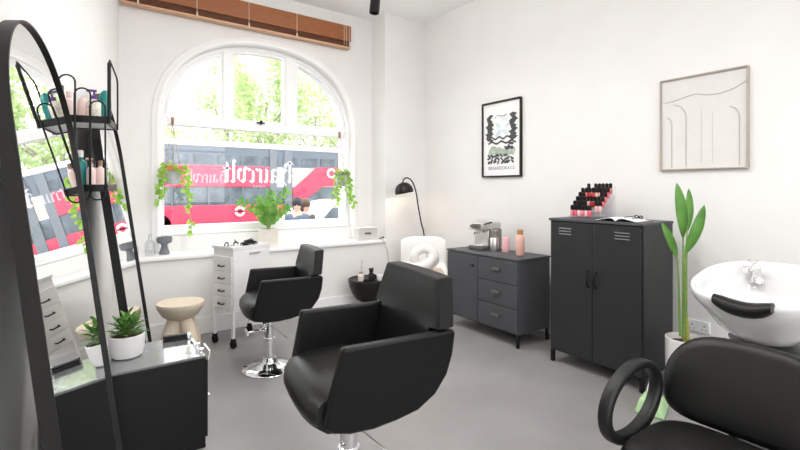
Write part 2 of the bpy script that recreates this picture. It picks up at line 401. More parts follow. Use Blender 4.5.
# ------------------------------------------------------------------ wooden blind
bt = thing('wooden_blind', 'brown wooden venetian blind pulled up above the arched window', 'blind', (1.52, 4.93, 3.13))
bx0, bx1 = -1.52+.31, 1.205
MB().bb(bx0, bx1, -.055, -.04, .085, .275).build('valance', 'wood', bt, bevel=.003)
w = MB()
for k in range(9): w.bb(bx0+.01, bx1-.01, -.035, .02, .03+k*.012, .037+k*.012)
w.bb(bx0+.01, bx1-.01, -.02, .02, .15, .26)
w.build('slat_stack', 'woodd', bt)
MB().bb(bx0, bx1, -.05, .025, 0, .022).build('bottom_rail', 'woodl', bt, bevel=.004)
for px in (138, 197, 249, 297):
    x = aty(px, 30, 4.87).x - 1.52
    MB().tube([(x, -.06, .27), (x, -.06, .05)], .003, 6).cyl((x, -.06, .05), (x, -.06, .01), .006, .012, 10).build('cord', 'cord', bt)
for dx in (.03, .07, .10):
    MB().tube([(bx1-dx, -.06, .27), (bx1-dx, -.06, .03)], .003, 6).build('cord', 'cord', bt)

# ------------------------------------------------------------------ arched leaning mirrors
def arched_mirror(label, ad, bd, c, uc, tilt=0):
    a, b = math.radians(ad), math.radians(bd)
    n = Vector((math.cos(a)*math.cos(b), -math.sin(a)*math.cos(b), math.sin(b))); t = Vector((math.sin(a), math.cos(a), 0)); s = n.cross(t)
    v0 = -n.z*(c-.033)/s.z
    o = t*uc + s*v0 + n*c
    r = thing('arched_mirror', label, 'mirror', group='arched mirrors leaning on the left wall')
    ti = math.radians(tilt); t, s = t*math.cos(ti)-s*math.sin(ti), s*math.cos(ti)+t*math.sin(ti)
    r.matrix_world = Matrix(((t.x, -n.x, s.x, o.x), (t.y, -n.y, s.y, o.y), (t.z, -n.z, s.z, o.z), (0, 0, 0, 1)))
    H, W = 2.008, .434
    def outl(off, nn=40):
        R = W+off
        return [(-R, -off if off > 0 else -off)] + [(-R, k*(H-W)/6) for k in range(1, 6)] + [(-R*math.cos(PI*i/nn), H-W+R*math.sin(PI*i/nn)) for i in range(nn+1)] + [(R, (5-k)*(H-W)/6) for k in range(5)] + [(R, -off if off > 0 else -off)]
    z_shift = .03
    sec = [(0., 0.), (0., -.012), (.008, -.012), (.008, .033), (0., .033)]
    rows = [[(x, d, z+z_shift) for x, z in outl(off)] for off, d in sec]
    MB().grid(rows, closed_u=True, closed_v=True).build('frame', 'black_satin', r, smooth=40)
    MB().poly([(x, 0, z+z_shift) for x, z in outl(-.0005)]).build('glass', 'mirror', r, smooth=0)
    MB().poly([(x, .018, z+z_shift) for x, z in outl(-.0005)]).build('back_panel', 'black_satin', r, smooth=0)
    return r
arched_mirror('large arched black-framed mirror nearest on the left, its curved top in view', 9.763, 8.137, -.2409, 1.987, 6.2)
arched_mirror('arched black-framed mirror further along the left wall, behind the shelf rack', 10.55, 7.85, -.26, 3.54, 1)

# ------------------------------------------------------------------ black styling cabinet between the mirrors
bxc = thing('styling_cabinet', 'low black styling cabinet with a shiny top in the left foreground', 'cabinet', (.24, 2.805, 0))
bw0, bw1, bd0, bd1 = -.325, .315, -.205, .205
MB().bb(bw0, bw1, bd0, bd1, .02, .485).build('body', 'black_metal', bxc, bevel=.004)
MB().bb(bw0, bw1, bd0, bd1, 0, .02).build('plinth', 'rubber', bxc)
MB().bb(bw0, bw1, bd0, bd1, .485, .5).build('top', mat('polished_black_top', (.16, .165, .17), .16, noise=.03, spec=.8, coat=.6), bxc, bevel=.003)
MB().bb(bw1, bw1+.014, bd0+.012, bd1-.01, .05, .47).build('door', 'black_metal', bxc, bevel=.003)
w = MB().bb(bw1-.022, bw1-.008, bd0+.01, bd1-.12, .5, .512)
w.tube([(bw1+.02, bd0+.03, .46), (bw1+.03, bd0+.03, .505), (bw1+.03, bd0+.17, .505), (bw1+.02, bd0+.17, .46)], .006, 8)
w.cyl((bw1-.015, bd0+.03, .512), (bw1-.015, bd0+.03, .53), .012, n=12).cyl((bw1-.015, bd0+.13, .512), (bw1-.015, bd0+.13, .53), .012, n=12)
w.build('chrome_rail', 'chrome', bxc, smooth=40)
MB().cyl((bw1+.014, bd0+.03, .27), (bw1+.024, bd0+.03, .27), .008, n=12).build('door_catch', 'steel', bxc)
iron = thing('hair_straightener', 'black hair straightener lying at the back of the shiny cabinet top', 'straightener', (.445, 2.955, .5), -.1)
MB().bb(-.05, .08, -.016, .016, .002, .016).build('lower_arm', 'black_metal', iron, bevel=.004)
MB().bb(-.05, .08, -.016, .016, .018, .034).build('upper_arm', 'black_metal', iron, bevel=.004)
MB().bb(.078, .1, -.016, .016, .002, .034).build('hinge', 'chrome', iron, bevel=.004)

# ------------------------------------------------------------------ wire shelf rack with bottles
ra = math.atan(.1912)
rack = thing('wire_shelf_rack', 'black two-tier wire shelf rack on the wall between the mirrors', 'shelf', (LX(2.79), 2.79, 0), -ra)
RW, RL = .238, .29
ZU, ZL = 1.74, 1.393
for z in (ZU, ZL):
    w = MB().bb(.012, RW, 0, RL, z, z+.006)
    o = MB().bb(.0, RW, -.006, 0, z-.006, z+.03).bb(.0, RW, RL, RL+.006, z-.006, z+.03).bb(RW, RW+.006, -.006, RL+.006, z-.006, z+.03).bb(0, .006, 0, RL, z-.006, z+.03).build('tray_rim', 'black_metal', rack, bevel=.002)
    w.build('tray', mat('grey_tray', (.86, .86, .86), .5, noise=.03), rack)
def wire_loop(x0, x1, y, zt, zb, axis='x', r=.0042):
    R = abs(x1-x0)/2; cxx = (x0+x1)/2; pts = []
    for i in range(13): pts.append((cxx+R*math.cos(PI*i/12), zt-R+R*math.sin(PI*i/12)))
    for i in range(13): pts.append((cxx-R*math.cos(PI*i/12), zb+R-R*math.sin(PI*i/12)))
    P = [(p, y, z) if axis == 'x' else (y, p, z) for p, z in pts]
    MB().tube(P, r, 8, closed=True).build('wire_loop', 'black_metal', rack)
for (x0, x1, zt, zb) in ((.040, .107, 1.965, 1.345), (.104, .171, 1.905, 1.345), (.168, .234, 1.845, 1.345)):
    wire_loop(x0, x1, -.011, zt, zb)
pts_ = [(.0, 1.735), (.0, 1.95), (.0, 2.035), (.015, 2.06), (.04, 2.06), (.22, 2.03), (.265, 2.01), (.28, 1.97), (.28, 1.735)]
MB().tube(smooth_path([(RW+.011, y, z) for y, z in pts_], 4), .0045, 8).build('wire_loop', 'black_metal', rack)
MB().tube([(RW+.011, 0, 1.735), (RW+.011, 0, 2.045)], .0085, 8).build('corner_post', 'black_metal', rack)
MB().bb(0, .012, .10, .13, 1.36, 1.95).bb(0, .012, .19, .22, 1.36, 1.95).build('back_bracket', 'black_metal', rack)
def rackpt(x, y, z):
    return Vector((LX(2.79), 2.79, 0)) + Matrix.Rotation(-ra, 3, 'Z') @ Vector((x, y, z))
def bottle(name, label, cat, p, r, h, body, capm, kind='plain', group=None, sq=1.):
    b = thing(name, label, cat, p, 0, group)
    if kind == 'plain':
        MB().lathe([(0, 0), (r*.9, 0), (r, .006), (r, h*.62), (r*.85, h*.72), (r*.4, h*.78), (r*.4, h*.82), (0, h*.82)], 20, sx=1, sy=sq).build('body', body, b)
        MB().lathe([(0, h*.82), (r*.5, h*.82), (r*.5, h), (0, h)], 16).build('cap', capm, b)
    elif kind == 'tottle':
        MB().lathe([(0, h*.12), (r*.8, h*.12), (r*.98, h*.3), (r, h*.6), (r*.92, h*.8), (r*.6, h*.94), (r*.25, h*.995), (0, h)], 20, sx=1, sy=sq).build('body', body, b)
        MB().lathe([(0, 0), (r*.8, 0), (r*.82, h*.12), (0, h*.12)], 20, sx=1, sy=sq).build('cap', capm, b)
    elif kind == 'pump':
        MB().lathe([(0, 0), (r*.95, 0), (r, .005), (r, h*.58), (r*.8, h*.66), (r*.35, h*.7), (0, h*.7)], 20, sx=1, sy=sq).build('body', body, b)
        MB().lathe([(0, h*.7), (r*.42, h*.7), (r*.42, h*.8), (r*.15, h*.82), (r*.15, h*.92), (0, h*.92)], 14).box((-r*.35, 0, h*.95), (r*1.4, r*.5, h*.06)).box((-r*.98, 0, h*.93), (r*.2, r*.35, h*.06)).build('pump', capm, b)
    return b
G1 = 'hair products on the rack'
zt = ZU+.006
bottle('shampoo_bottle', 'pale blush bottle at the wall end of the upper rack tray', 'bottle', rackpt(0.065, .07, zt), .026, .15, 'pinkish', 'pinkish', 'plain', G1)
bottle('shampoo_bottle', 'pale pink bottle in the middle of the upper rack tray', 'bottle', rackpt(0.121, .10, zt), .027, .135, 'pinkish', 'whitepl', 'tottle', G1)
bottle('pump_bottle', 'floral bottle with a purple pump on the upper rack tray', 'bottle', rackpt(0.170, .085, zt), .031, .175, 'labelm', 'purple', 'pump', G1)
bottle('shampoo_bottle', 'teal tall bottle standing on the upper rack tray', 'bottle', rackpt(0.208, .15, zt), .030, .185, 'teal', 'teal', 'tottle', G1, .8)
zt = ZL+.006
bottle('shampoo_bottle', 'teal bottle with a white cap on the lower rack tray', 'bottle', rackpt(0.111, .07, zt), .031, .20, 'teal', 'whitepl', 'plain', G1, .8)
bottle('pump_bottle', 'nude bottle with a brown pump on the lower rack tray', 'bottle', rackpt(0.161, .06, zt), .022, .165, 'pinkish', 'nude', 'pump', G1)
bottle('serum_bottle', 'small blush bottle with a tan cap beside the lower tray edge', 'bottle', rackpt(0.197, .085, zt), .022, .15, 'pinkish', 'amber', 'plain', G1)
bottle('spray_bottle', 'clear bottle at the outer end of the lower rack tray', 'bottle', rackpt(0.218, .17, zt), .016, .14, 'bottleglass', 'whitepl', 'plain', G1)
bottle('serum_bottle', 'brown bottle at the wall end of the lower rack tray', 'bottle', rackpt(0.061, .06, zt), .024, .16, 'nude', 'amber', 'plain', G1)

# ------------------------------------------------------------------ plants
def rosette(label, loc):
    p = thing('potted_plant', label, 'plant', loc)
    MB().lathe([(0, 0), (.062, 0), (.074, .008), (.084, .05), (.086, .118), (.081, .120), (.078, .104), (0, .104)], 40).build('pot', 'whitepot', p)
    MB().lathe([(0, .108), (.077, .106)], 24).build('soil', 'soil', p)
    w = MB(); rnd = random.Random(3)
    for (sx, sy, hh) in ((0, 0, .11), (-.035, .015, .075), (.035, -.012, .085), (.012, .035, .07), (-.015, -.035, .08)):
        for k in range(17):
            a = k*2.4; f = k/17
            zz = .115+hh*f; tilt = .35+.75*f
            d = Vector((math.cos(a)*math.cos(tilt), math.sin(a)*math.cos(tilt), math.sin(tilt)))
            add_leaf(w, (sx+math.cos(a)*.006, sy+math.sin(a)*.006, zz), d, .075*(1-.35*f)*rnd.uniform(.85, 1.15), .02, (0, 0, 1), .3, .2, n=5)
    w.build('foliage', 'leaf_dark', p, smooth=180, fix=False)
    return p
rosette('bushy green plant in a round white pot on the shiny black cabinet', (.205, 2.83, .5))
def zz_plant(label, loc):
    p = thing('potted_plant', label, 'plant', loc)
    MB().lathe([(0, 0), (.088, 0), (.098, .008), (.102, .19), (.096, .193), (.09, .17), (0, .17)], 36).build('pot', 'cream', p)
    MB().lathe([(0, .176), (.09, .172)], 24).build('soil', 'soil', p)
    w = MB(); s = MB(); rnd = random.Random(5)
    for (az, lean, ln) in ((3.55, .62, .38), (3.2, .22, .33), (.7, .05, .38), (.45, .34, .43), (.2, .62, .28), (1.6, .25, .30), (5.0, .2, .26), (3.9, .4, .25)):
        az = az - .6
        pts = []
        for k in range(9):
            f = k/8; th = lean*(.35+.9*f)
            pts.append(Vector((math.cos(az)*ln*f*math.sin(th), math.sin(az)*ln*f*math.sin(th)*.6, .17+ln*f*math.cos(th*.8))))
        s.tube(pts, [.008*(1-.7*k/8) for k in range(9)], 6)
        for k in range(2, 9):
            t = (pts[k]-pts[k-1]).normalized(); sd = t.cross(Vector((0, 1, .2))).normalized()
            for sg in (-1, 1):
                add_leaf(w, pts[k], t*.75+sd*sg*.75+Vector((0, rnd.uniform(-.3, .3), 0)), .085*rnd.uniform(.8, 1.1), .036, (0, -1, .5), .12, .15, n=5)
        add_leaf(w, pts[-1], pts[-1]-pts[-2], .075, .03, (0, -1, .4), .1, .15, n=5)
    s.build('stems', 'stem', p); w.build('leaves', 'leaf_mid', p, smooth=180, fix=False)
zz_plant('upright leafy green plant in a cream pot on the window ledge', (1.66, 4.79, .778))
def hanging(label, loc, hook_z, rim, potm, seed, spread, drop, nv, tot):
    p = thing('hanging_planter', label, 'plant', loc)
    w = MB().lathe([(0, -.165), (.055, -.165), (.064, -.158), (.078, -.02), (.078, 0), (.070, 0), (.066, -.03), (0, -.03)], 28)
    w.build('pot', potm, p)
    MB().lathe([(.0785, -.03), (.083, -.03), (.083, .008), (.0785, .008)], 28).build('rim', rim, p)
    hz = hook_z-loc[2]
    r = MB()
    for k in range(3):
        a = k*2.1+.5; r.tube([(.078*math.cos(a), .078*math.sin(a), 0), (.0, .02, hz-.03)], .0035, 6)
    r.build('cords', 'rope', p)
    MB().bb(-.012, .012, .03, .05, hz-.05, hz+.03).tube([(0, .04, hz+.01), (0, .015, hz-.01), (0, .012, hz-.03), (0, .028, hz-.045)], .005, 8).build('hook', 'amber', p)
    rnd = random.Random(seed); v = MB(); lf = MB()
    for k in range(8):
        a = rnd.uniform(0, 2*PI); rr = rnd.uniform(.0, .05)
        add_leaf(lf, (rr*math.cos(a), rr*math.sin(a), rnd.uniform(.0, .05)), (math.cos(a), math.sin(a), rnd.uniform(.1, .9)), rnd.uniform(.035, .06), .04, (0, 0, 1), .2, .1, 'heart', 5)
    for k in range(nv):
        a = 2*PI*k/nv+rnd.uniform(-.3, .3); ln = drop*rnd.uniform(.35, 1.)
        if k in tot: ln = drop*tot[k]
        out = spread*rnd.uniform(.5, 1.)
        pts = [Vector((.06*math.cos(a), .05*math.sin(a), .0)), Vector((.09*math.cos(a), .07*math.sin(a)-.01, .02))]
        nseg = max(4, int(ln/.045)); wob = rnd.uniform(0, 6)
        for j in range(1, nseg+1):
            f = j/nseg
            pts.append(Vector(((.09+out*f**.7)*math.cos(a)+.02*math.sin(wob+4*f), min(.06, (.07+out*.25*f)*math.sin(a))-.02, .02-ln*f)))
        pts = smooth_path(pts, 2); v.tube(pts, .0028, 5)
        for j in range(1, len(pts), 1):
            if rnd.random() < .55:
                aa = rnd.uniform(0, 2*PI)
                add_leaf(lf, pts[j], (math.cos(aa), -.35+.4*math.sin(aa), rnd.uniform(-.9, .1)), rnd.uniform(.04, .072), rnd.uniform(.036, .058), (rnd.uniform(-.4, .4), -1, rnd.uniform(-.2, .5)), .15, .1, 'heart', 5)
    v.build('vines', 'vine', p); lf.build('leaves', 'leaf_ivy', p, smooth=180, fix=False)
hanging('trailing ivy in a hanging pot with an orange rim at the window left', (.745, 4.90, 1.61), 2.08, 'orange', 'hang_grey', 11, .085, .66, 9, {0: .62, 4: .62, 8: 1.0, 5: .3, 3: .42, 6: .10, 7: .10, 2: .1, 1: .5})
hanging('trailing ivy in a hanging grey pot at the window right', (2.60, 4.90, 1.60), 2.07, 'greypot', 'hang_grey', 4, .045, .44, 9, {6: .15, 7: .5, 8: .95, 0: .7, 4: .8, 5: .6})

# strelitzia
sp = thing('potted_plant', 'tall plant with paddle leaves in a white floor pot beside the black cabinet', 'plant', (3.316, 1.346, 0))
MB().lathe([(0, 0), (.112, 0), (.122, .01), (.128, .40), (.120, .403), (.114, .36), (0, .36)], 40).build('pot', 'whitepot', sp)
MB().lathe([(0, .368), (.113, .362)], 28).build('soil', 'soil', sp)
B0 = Vector((3.316, 1.346, 0))
def spt(px, py, dd=0): return atd(px, py, 3.02+dd) - B0
for (base, tip, wd, d0, root) in (((683, 238), (679, 184), .080, 0, (683, 338)), ((685, 254), (706, 207), .078, -.05, (685, 336)), ((677, 258), (663.5, 223), .06, .04, (680, 336)), ((687, 232), (690.5, 190), .06, .08, (686, 336))):
    b, t, r = spt(*base, d0), spt(*tip, d0*1.6), spt(*root)
    st = MB(); mid = (r+b)/2 + Vector((0, 0, .02)) + (r-b)*0
    mid.x = r.x*.6+b.x*.4; mid.y = r.y*.6+b.y*.4
    st.tube(smooth_path([r, mid, b, b+(t-b)*.5], 6), [.0085-.005*k/18 for k in range(19)], 8)
    st.build('stalk', 'stem', sp)
    w = MB(); toeye = Vector((-.75, -.55, .1)); d = (t-b); n_ = toeye - d*(toeye.dot(d)/d.length_squared)
    add_leaf(w, b, d+n_.normalized()*d.length*.12, d.length*1.02, wd, n_+d.cross(n_).normalized()*n_.length*.35, .12, .22, 'oval', 12)
    w.build('leaf', 'leaf_strel', sp, smooth=180, fix=False, solid=.002)
MB().cyl((.0, -.005, .36), (.0, 0, .56), .013, .010, 12).cyl((-.010, .01, .36), (-.014, .014, .50), .009, .008, 12).build('stem_base', 'stem_y', sp)

# ------------------------------------------------------------------ beige stool
st = thing('pedestal_stool', 'beige stone pedestal stool with a dished round top below the window ledge', 'stool', (.69, 4.16, 0))
MB().lathe([(0, .445), (.165, .452), (.182, .45), (.186, .437), (.178, .405), (.14, .345), (.085, .305), (0, .30)], 48).build('top', 'sand', st)
w = MB()
for k in range(4):                               # pedestal of four rounded lobes with arched recesses
    a = k*PI/2+.5
    pts = [(.10*math.cos(a)*f2_, .10*math.sin(a)*f2_, z) for f2_, z in ((1.25, .0), (1.3, .06), (1.22, .14), (.95, .22), (.55, .305))]
    w.tube(smooth_path(pts, 5), [.058]*21, 14)
w.lathe([(0, 0), (.09, 0), (.085, .15), (.075, .31), (0, .31)], 28)
w.build('pedestal', 'sand', st)

# ------------------------------------------------------------------ on the ledge
tag(MB().lathe([(0, 0), (.045, 0), (.046, .01), (.032, .06), (.026, .085), (.034, .1), (.062, .112), (.068, .135), (.066, .165), (.060, .165), (.058, .135), (0, .12)], 32).build('goblet_vase', 'greypot', None, (.655, 4.80, .778)), 'dark grey goblet vase on the ledge under the orange-rimmed planter', 'vase')
for (px, hh, rr, lab) in ((150, .20, .045, 'clear glass bottle on the ledge beside the grey goblet vase'), (133, .15, .045, 'short clear glass jar at the left end of the window ledge')):
    q = aty(px, 250, 4.80); jj = thing('glass_bottle', lab, 'bottle', (q.x, 4.80, .778))
    MB().lathe([(0, .004), (rr*.95, .004), (rr, .02), (rr, hh*.55), (rr*.4, hh*.75), (rr*.36, hh*.96), (rr*.30, hh*.96)], 24).build('body', 'bottleglass', jj)
    MB().lathe([(0, hh*.95), (rr*.3, hh*.95), (rr*.45, hh), (0, hh*1.03)], 16).build('stopper', 'bottleglass', jj)
wbm = mat('pale_grey_box', (.60, .585, .56), .5, noise=.02)
wb = thing('storage_box', 'white box with a dark label holder at the right end of the window ledge', 'box', (aty(366, 240, 4.74).x, 4.75, .778), -.05)
MB().bb(-.13, .13, -.07, .07, 0, .145).build('body', wbm, wb, bevel=.006)
MB().bb(-.135, .135, -.075, .075, .145, .155).build('lid', 'whitepl', wb, bevel=.003)
MB().bb(-.05, .035, -.078, -.071, .075, .095).build('label_holder', 'darkgrey', wb, bevel=.002)
cpts = [aty(377, 240, 4.70), aty(379.5, 238.5, 4.66), aty(382, 238, 4.630), aty(385, 244, 4.628), aty(388, 254, 4.638), aty(388, 266, 4.645), aty(386, 280, 4.64), aty(384, 300, 4.63)]
cpts[-1].z = max(.01, cpts[-1].z)
cb = thing('power_cable', 'thin cable hanging off the ledge end down the corner wall', 'cable', cpts[0])
MB().tube([p-cpts[0] for p in smooth_path(cpts, 6)], .0035, 6).build('lead', mat('grey_cable', (.45, .44, .43), .6), cb)
MB().cyl(cpts[1]-cpts[0]+Vector((0, 0, 0)), cpts[2]-cpts[0]+Vector((.03, 0, .012)), .009, n=10).build('plug', 'rubber', cb)

# ------------------------------------------------------------------ white trolley
tr = thing('salon_trolley', 'white metal drawer trolley on castors below the window', 'trolley', (1.224, 4.26, 0), math.radians(20.3))
tx, ty = .20, .148
MB().bb(-tx+.006, tx, -ty, ty, .325, .865).build('body', 'white', tr, bevel=.004)
w = MB().bb(-tx-.004, tx+.004, -ty-.004, ty+.004, .865, .872)
w.bb(-tx-.004, tx+.004, -ty-.004, -ty+.004, .872, .89).bb(-tx-.004, tx+.004, ty-.004, ty+.004, .872, .89).bb(-tx-.004, -tx+.004, -ty, ty, .872, .89).bb(tx-.004, tx+.004, -ty, ty, .872, .89)
w.build('top_tray', 'white', tr, bevel=.002)
for z0, z1 in ((.67, .80), (.56, .665), (.45, .555), (.335, .445)):
    d = MB().bb(-tx-.008, -tx+.006, -ty+.012, ty-.012, z0, z1).build('drawer', 'white', tr, bevel=.003)
    MB().tube([(-tx-.008, -.04, z0+.05), (-tx-.028, -.032, z0+.045), (-tx-.028, .032, z0+.045), (-tx-.008, .04, z0+.05)], .006, 8).build('handle', 'black_metal', d)
MB().bb(-.03, .09, -ty-.012, -ty-.001, .815, .83).build('side_grip', mat('grey_grip', (.55, .53, .51), .5), tr, bevel=.003)
for sx in (-1, 1):
    for sy in (-1, 1):
        l = MB().bb(sx*(tx-.013)-.012, sx*(tx-.013)+.012, sy*(ty-.013)-.012, sy*(ty-.013)+.012, .085, .33).build('leg', 'white', tr, bevel=.002)
        x, y = sx*(tx-.013), sy*(ty-.013)
        MB().cyl((x-.012, y, .034), (x-.004, y, .034), .034, n=20).cyl((x+.004, y, .034), (x+.012, y, .034), .034, n=20).cyl((x-.016, y, .034), (x+.016, y, .034), .012, n=12).bb(x-.018, x+.018, y-.012, y+.012, .055, .085).build('castor', 'rubber', l)
trm = Matrix.Translation((1.224, 4.26, 0)) @ Matrix.Rotation(math.radians(20.3), 4, 'Z')
def hair_clip(label, x, y, rz):
    q = trm @ Vector((x, y, .872)); c = thing('hair_clip', label, 'hair clip', q, rz, 'black hair clips on the trolley')
    w = MB()
    for k in range(7): w.tube([(-.04+k*.013, -.018, .006), (-.04+k*.013, -.02, .024), (-.04+k*.013, 0, .034), (-.04+k*.013, .02, .024), (-.04+k*.013, .018, .006)], .004, 6)
    w.build('claw', 'rubber', c)
    MB().tube([(-.045, 0, .034), (.05, 0, .036)], .006, 8).tube([(.0, 0, .034), (.02, .01, .045), (.04, .012, .05)], .005, 6).build('spine', 'rubber', c)
for (x, y, rz, l) in ((.00, -.05, .4, 'black hair clip at the front middle of the trolley top'), (-.02, .06, 1.3, 'black hair clip at the back middle of the trolley top'), (.10, -.02, 2.2, 'black hair clip towards the right end of the trolley top'), (.13, .07, .2, 'black hair clip in the back right corner of the trolley top')):
    hair_clip(l, x, y, rz)
hs = thing('hair_scissors', 'black handled scissors standing out at the left end of the trolley top', 'scissors', trm @ Vector((-.145, .0, .874)), .6)
MB().tube([(-.02+.022*math.cos(t*PI/8), .0, .024+.022*math.sin(t*PI/8)) for t in range(16)], .005, 8, closed=True).build('finger_ring', 'rubber', hs)
MB().tube([(-.02+.02*math.cos(t*PI/8), .05+.006*math.sin(t*PI/8), .007+.0*t) for t in range(16)], .005, 8, closed=True).build('thumb_ring', 'rubber', hs)
MB().tube([(0, .0, .012), (.10, .03, .006)], .005, 6).tube([(0, .048, .008), (.10, .022, .006)], .004, 6).build('blades', 'steel', hs)
cm = tag(MB().bb(-.07, .07, -.012, -.004, .0, .004).bb(-.07, .07, -.006, .012, .0, .003).build('hair_comb', 'rubber', None, trm @ Vector((.08, -.11, .872)), (0, 0, .5)), 'black comb lying along the front edge of the trolley top', 'comb')

# ------------------------------------------------------------------ salon chairs
def salon_chair(label, loc, rz, za, base_dx):
    c = thing('salon_chair', label, 'chair', (loc[0], loc[1], 0), rz, 'black hydraulic salon chairs')
    side = [(.188, 0), (.197, -.05), (.238, -.225), (.244, -.255), (.235, -.285), (.205, -.300), (.15, -.314), (.06, -.316), (-.03, -.305), (-.12, -.288), (-.195, -.243), (-.245, -.175), (-.266, -.10), (-.272, -.02), (-.266, 0)]
    for sg in (-1, 1):
        fn = lambda a, b, t, sg=sg: (a, sg*(t + .035*(b+.3)/.3 - .012*(a/.25)**2), za+b)
        MB().prism(side, fn, .218, .258).build('armrest', 'leather', c, bevel=.013, seg=3)
    # seat shell: rounded tub between the arms
    prof = [(-.195, -.20), (-.10, -.165), (.05, -.155), (.17, -.158), (.235, -.168), (.275, -.19), (.294, -.22), (.296, -.25), (.282, -.285), (.25, -.308), (.18, -.32), (.05, -.323), (-.07, -.300), (-.135, -.262), (-.185, -.225)]
    rows = []
    for k in range(17):
        y = -.228+.456*k/16; e = abs(y)/.228
        sc_ = 1-.10*e**3; row = []
        for a, b in prof:
            aa = a*sc_ if a > 0 else a
            bb = -.25+(b+.25)*(1-.10*e**4)
            row.append((aa, y, za+bb))
        rows.append(row)
    w = MB(); w.grid(rows, closed_u=True); w.poly(rows[0][::-1]); w.poly(rows[-1]); w.build('seat', 'leather_seat', c, smooth=50)
    # backrest
    w = MB()
    def bx(z): return -.155-.25*max(0, z+.2)*.75          # front face leans back
    secs = []
    rows = []
    levels = [(-.17, .210, 0), (-.10, .214, 0), (-.012, .216, 0), (.004, .218, 0), (.010, .286, .0), (.06, .272, 0), (.12, .252, 0), (.184, .230, 0), (.190, .226, .006)]
    for z, hw, ins in levels:
        xf = bx(z)-.0; th = .066 if z > 0 else .07
        row = []
        m = 10
        for k in range(m+1):
            y = -hw+2*hw*k/m; row.append((xf-ins-.010*(1-(y/hw)**2)+.006, y, za+z))
        for k in range(m+1):
            y = hw-2*hw*k/m; row.append((xf-th+ins-.014*(1-(y/hw)**2), y*.97, za+z))
        rows.append(row)
    w.grid(rows, closed_u=True); w.poly(rows[0][::-1]); w.poly(rows[-1]); w.build('backrest', 'leather', c, bevel=.008, seg=2)
    bx_ = base_dx
    MB().bb(bx_-.10, bx_+.10, -.09, .09, za-.342, za-.318).build('seat_bracket', 'black_metal', c, bevel=.004)
    MB().cyl((bx_, 0, .06), (bx_, 0, za-.50), .045, n=32).cyl((bx_, 0, za-.52), (bx_, 0, za-.34), .036, n=32).build('hydraulic_column', 'chrome', c)
    MB().lathe([(0, 0), (.205, 0), (.207, .006), (.200, .013), (.12, .028), (.065, .05), (.052, .075), (.05, .085), (0, .085)], 56, (bx_, 0, 0)).build('base', 'chrome', c)
    MB().tube([(bx_+.03, 0, .30), (bx_+.10, .0, .305), (bx_+.17, .0, .30)], .008, 8).tube([(bx_+.17, -.07, .30), (bx_+.17, .07, .30)], .010, 10).build('foot_bar', 'chrome', c)
    MB().tube([(bx_, .03, za-.40), (bx_-.03, .10, za-.41), (bx_-.10, .17, za-.47)], .0045, 8).build('pump_lever', 'steel', c)
    MB().sphere((bx_+.045, .03, za-.385), .020).cyl((bx_+.075, .035, za-.41), (bx_+.03, .02, za-.40), .013, n=12).build('lock_knob', 'chrome', c)
    return c
salon_chair('large black leather salon chair in the centre foreground, chrome stem', (.945, 1.595), math.radians(172), .862, .06)
salon_chair('smaller looking black leather salon chair beside the white trolley, chrome round base', (1.288, 3.455), math.radians(171), .738, .08)

# ------------------------------------------------------------------ black side table with trinkets
q = atz(367, 278, .39); stl = thing('side_table', 'low round black bowl-shaped side table against the wall under the ledge', 'table', (q.x, q.y-.03, 0))
TX, TY = q.x, q.y-.03
MB().lathe([(0, .376), (.215, .376), (.222, .39), (.226, .388), (.226, .37), (.215, .31), (.185, .235), (.14, .17), (.09, .14), (0, .138)], 48).build('bowl', 'black_satin', stl)
MB().lathe([(0, .378), (.214, .378), (.214, .381), (0, .381)], 40).build('top', 'black_metal', stl)
MB().lathe([(0, 0), (.13, 0), (.13, .012), (.05, .03), (.045, .14), (0, .14)], 36).build('foot', 'black_satin', stl)
rd = thing('reed_diffuser', 'pale bottle with thin reeds on the round black side table', 'diffuser', (TX-.115, TY-.03, .381))
MB().lathe([(0, 0), (.033, 0), (.035, .01), (.035, .06), (.018, .072), (.016, .085), (0, .085)], 20).build('bottle', 'cream', rd)
MB().lathe([(.017, .085), (.022, .085), (.022, .10), (0, .10)], 16).build('collar', 'cork', rd)
w = MB()
for k in range(4): w.tube([(0, 0, .09), (.012*math.cos(k*1.6)+.02, .012*math.sin(k*1.6), .23)], .0018, 5)
w.build('reeds', 'rope', rd)
fg = thing('figurine', 'black small seated figurine on the round black side table', 'figurine', (TX+.02, TY-.03, .381))
MB().lathe([(0, 0), (.038, 0), (.042, .012), (.036, .04), (.03, .06), (.024, .075), (.0, .078)], 20).build('body', 'black_satin', fg)
MB().sphere((0, 0, .10), .026).sphere((-.02, 0, .122), .011).sphere((.02, 0, .122), .011).build('head', 'black_satin', fg)
MB().tube([(.03, -.01, .055), (.05, -.02, .03), (.035, -.035, .012)], .012, 8).build('arm', 'black_satin', fg)
MB().tube([(-.03, -.01, .055), (-.045, -.025, .03), (-.03, -.038, .012)], .012, 8).build('arm', 'black_satin', fg)
tag(MB().bb(-.055, .055, -.035, .035, 0, .012).bb(-.045, .05, -.03, .03, .012, .022).build('card_holder', 'rubber', None, (TX-.045, TY-.085, .381), (0, 0, .2), bevel=.002), 'flat black card case lying between diffuser and figurine', 'case')
tag(MB().lathe([(0, 0), (.028, 0), (.034, .03), (.036, .06), (.032, .06), (.03, .012), (0, .01)], 20).build('small_cup', 'whitepot', None, (TX+.075, TY-.12, .381)), 'white small cup at the front of the round black side table', 'cup')

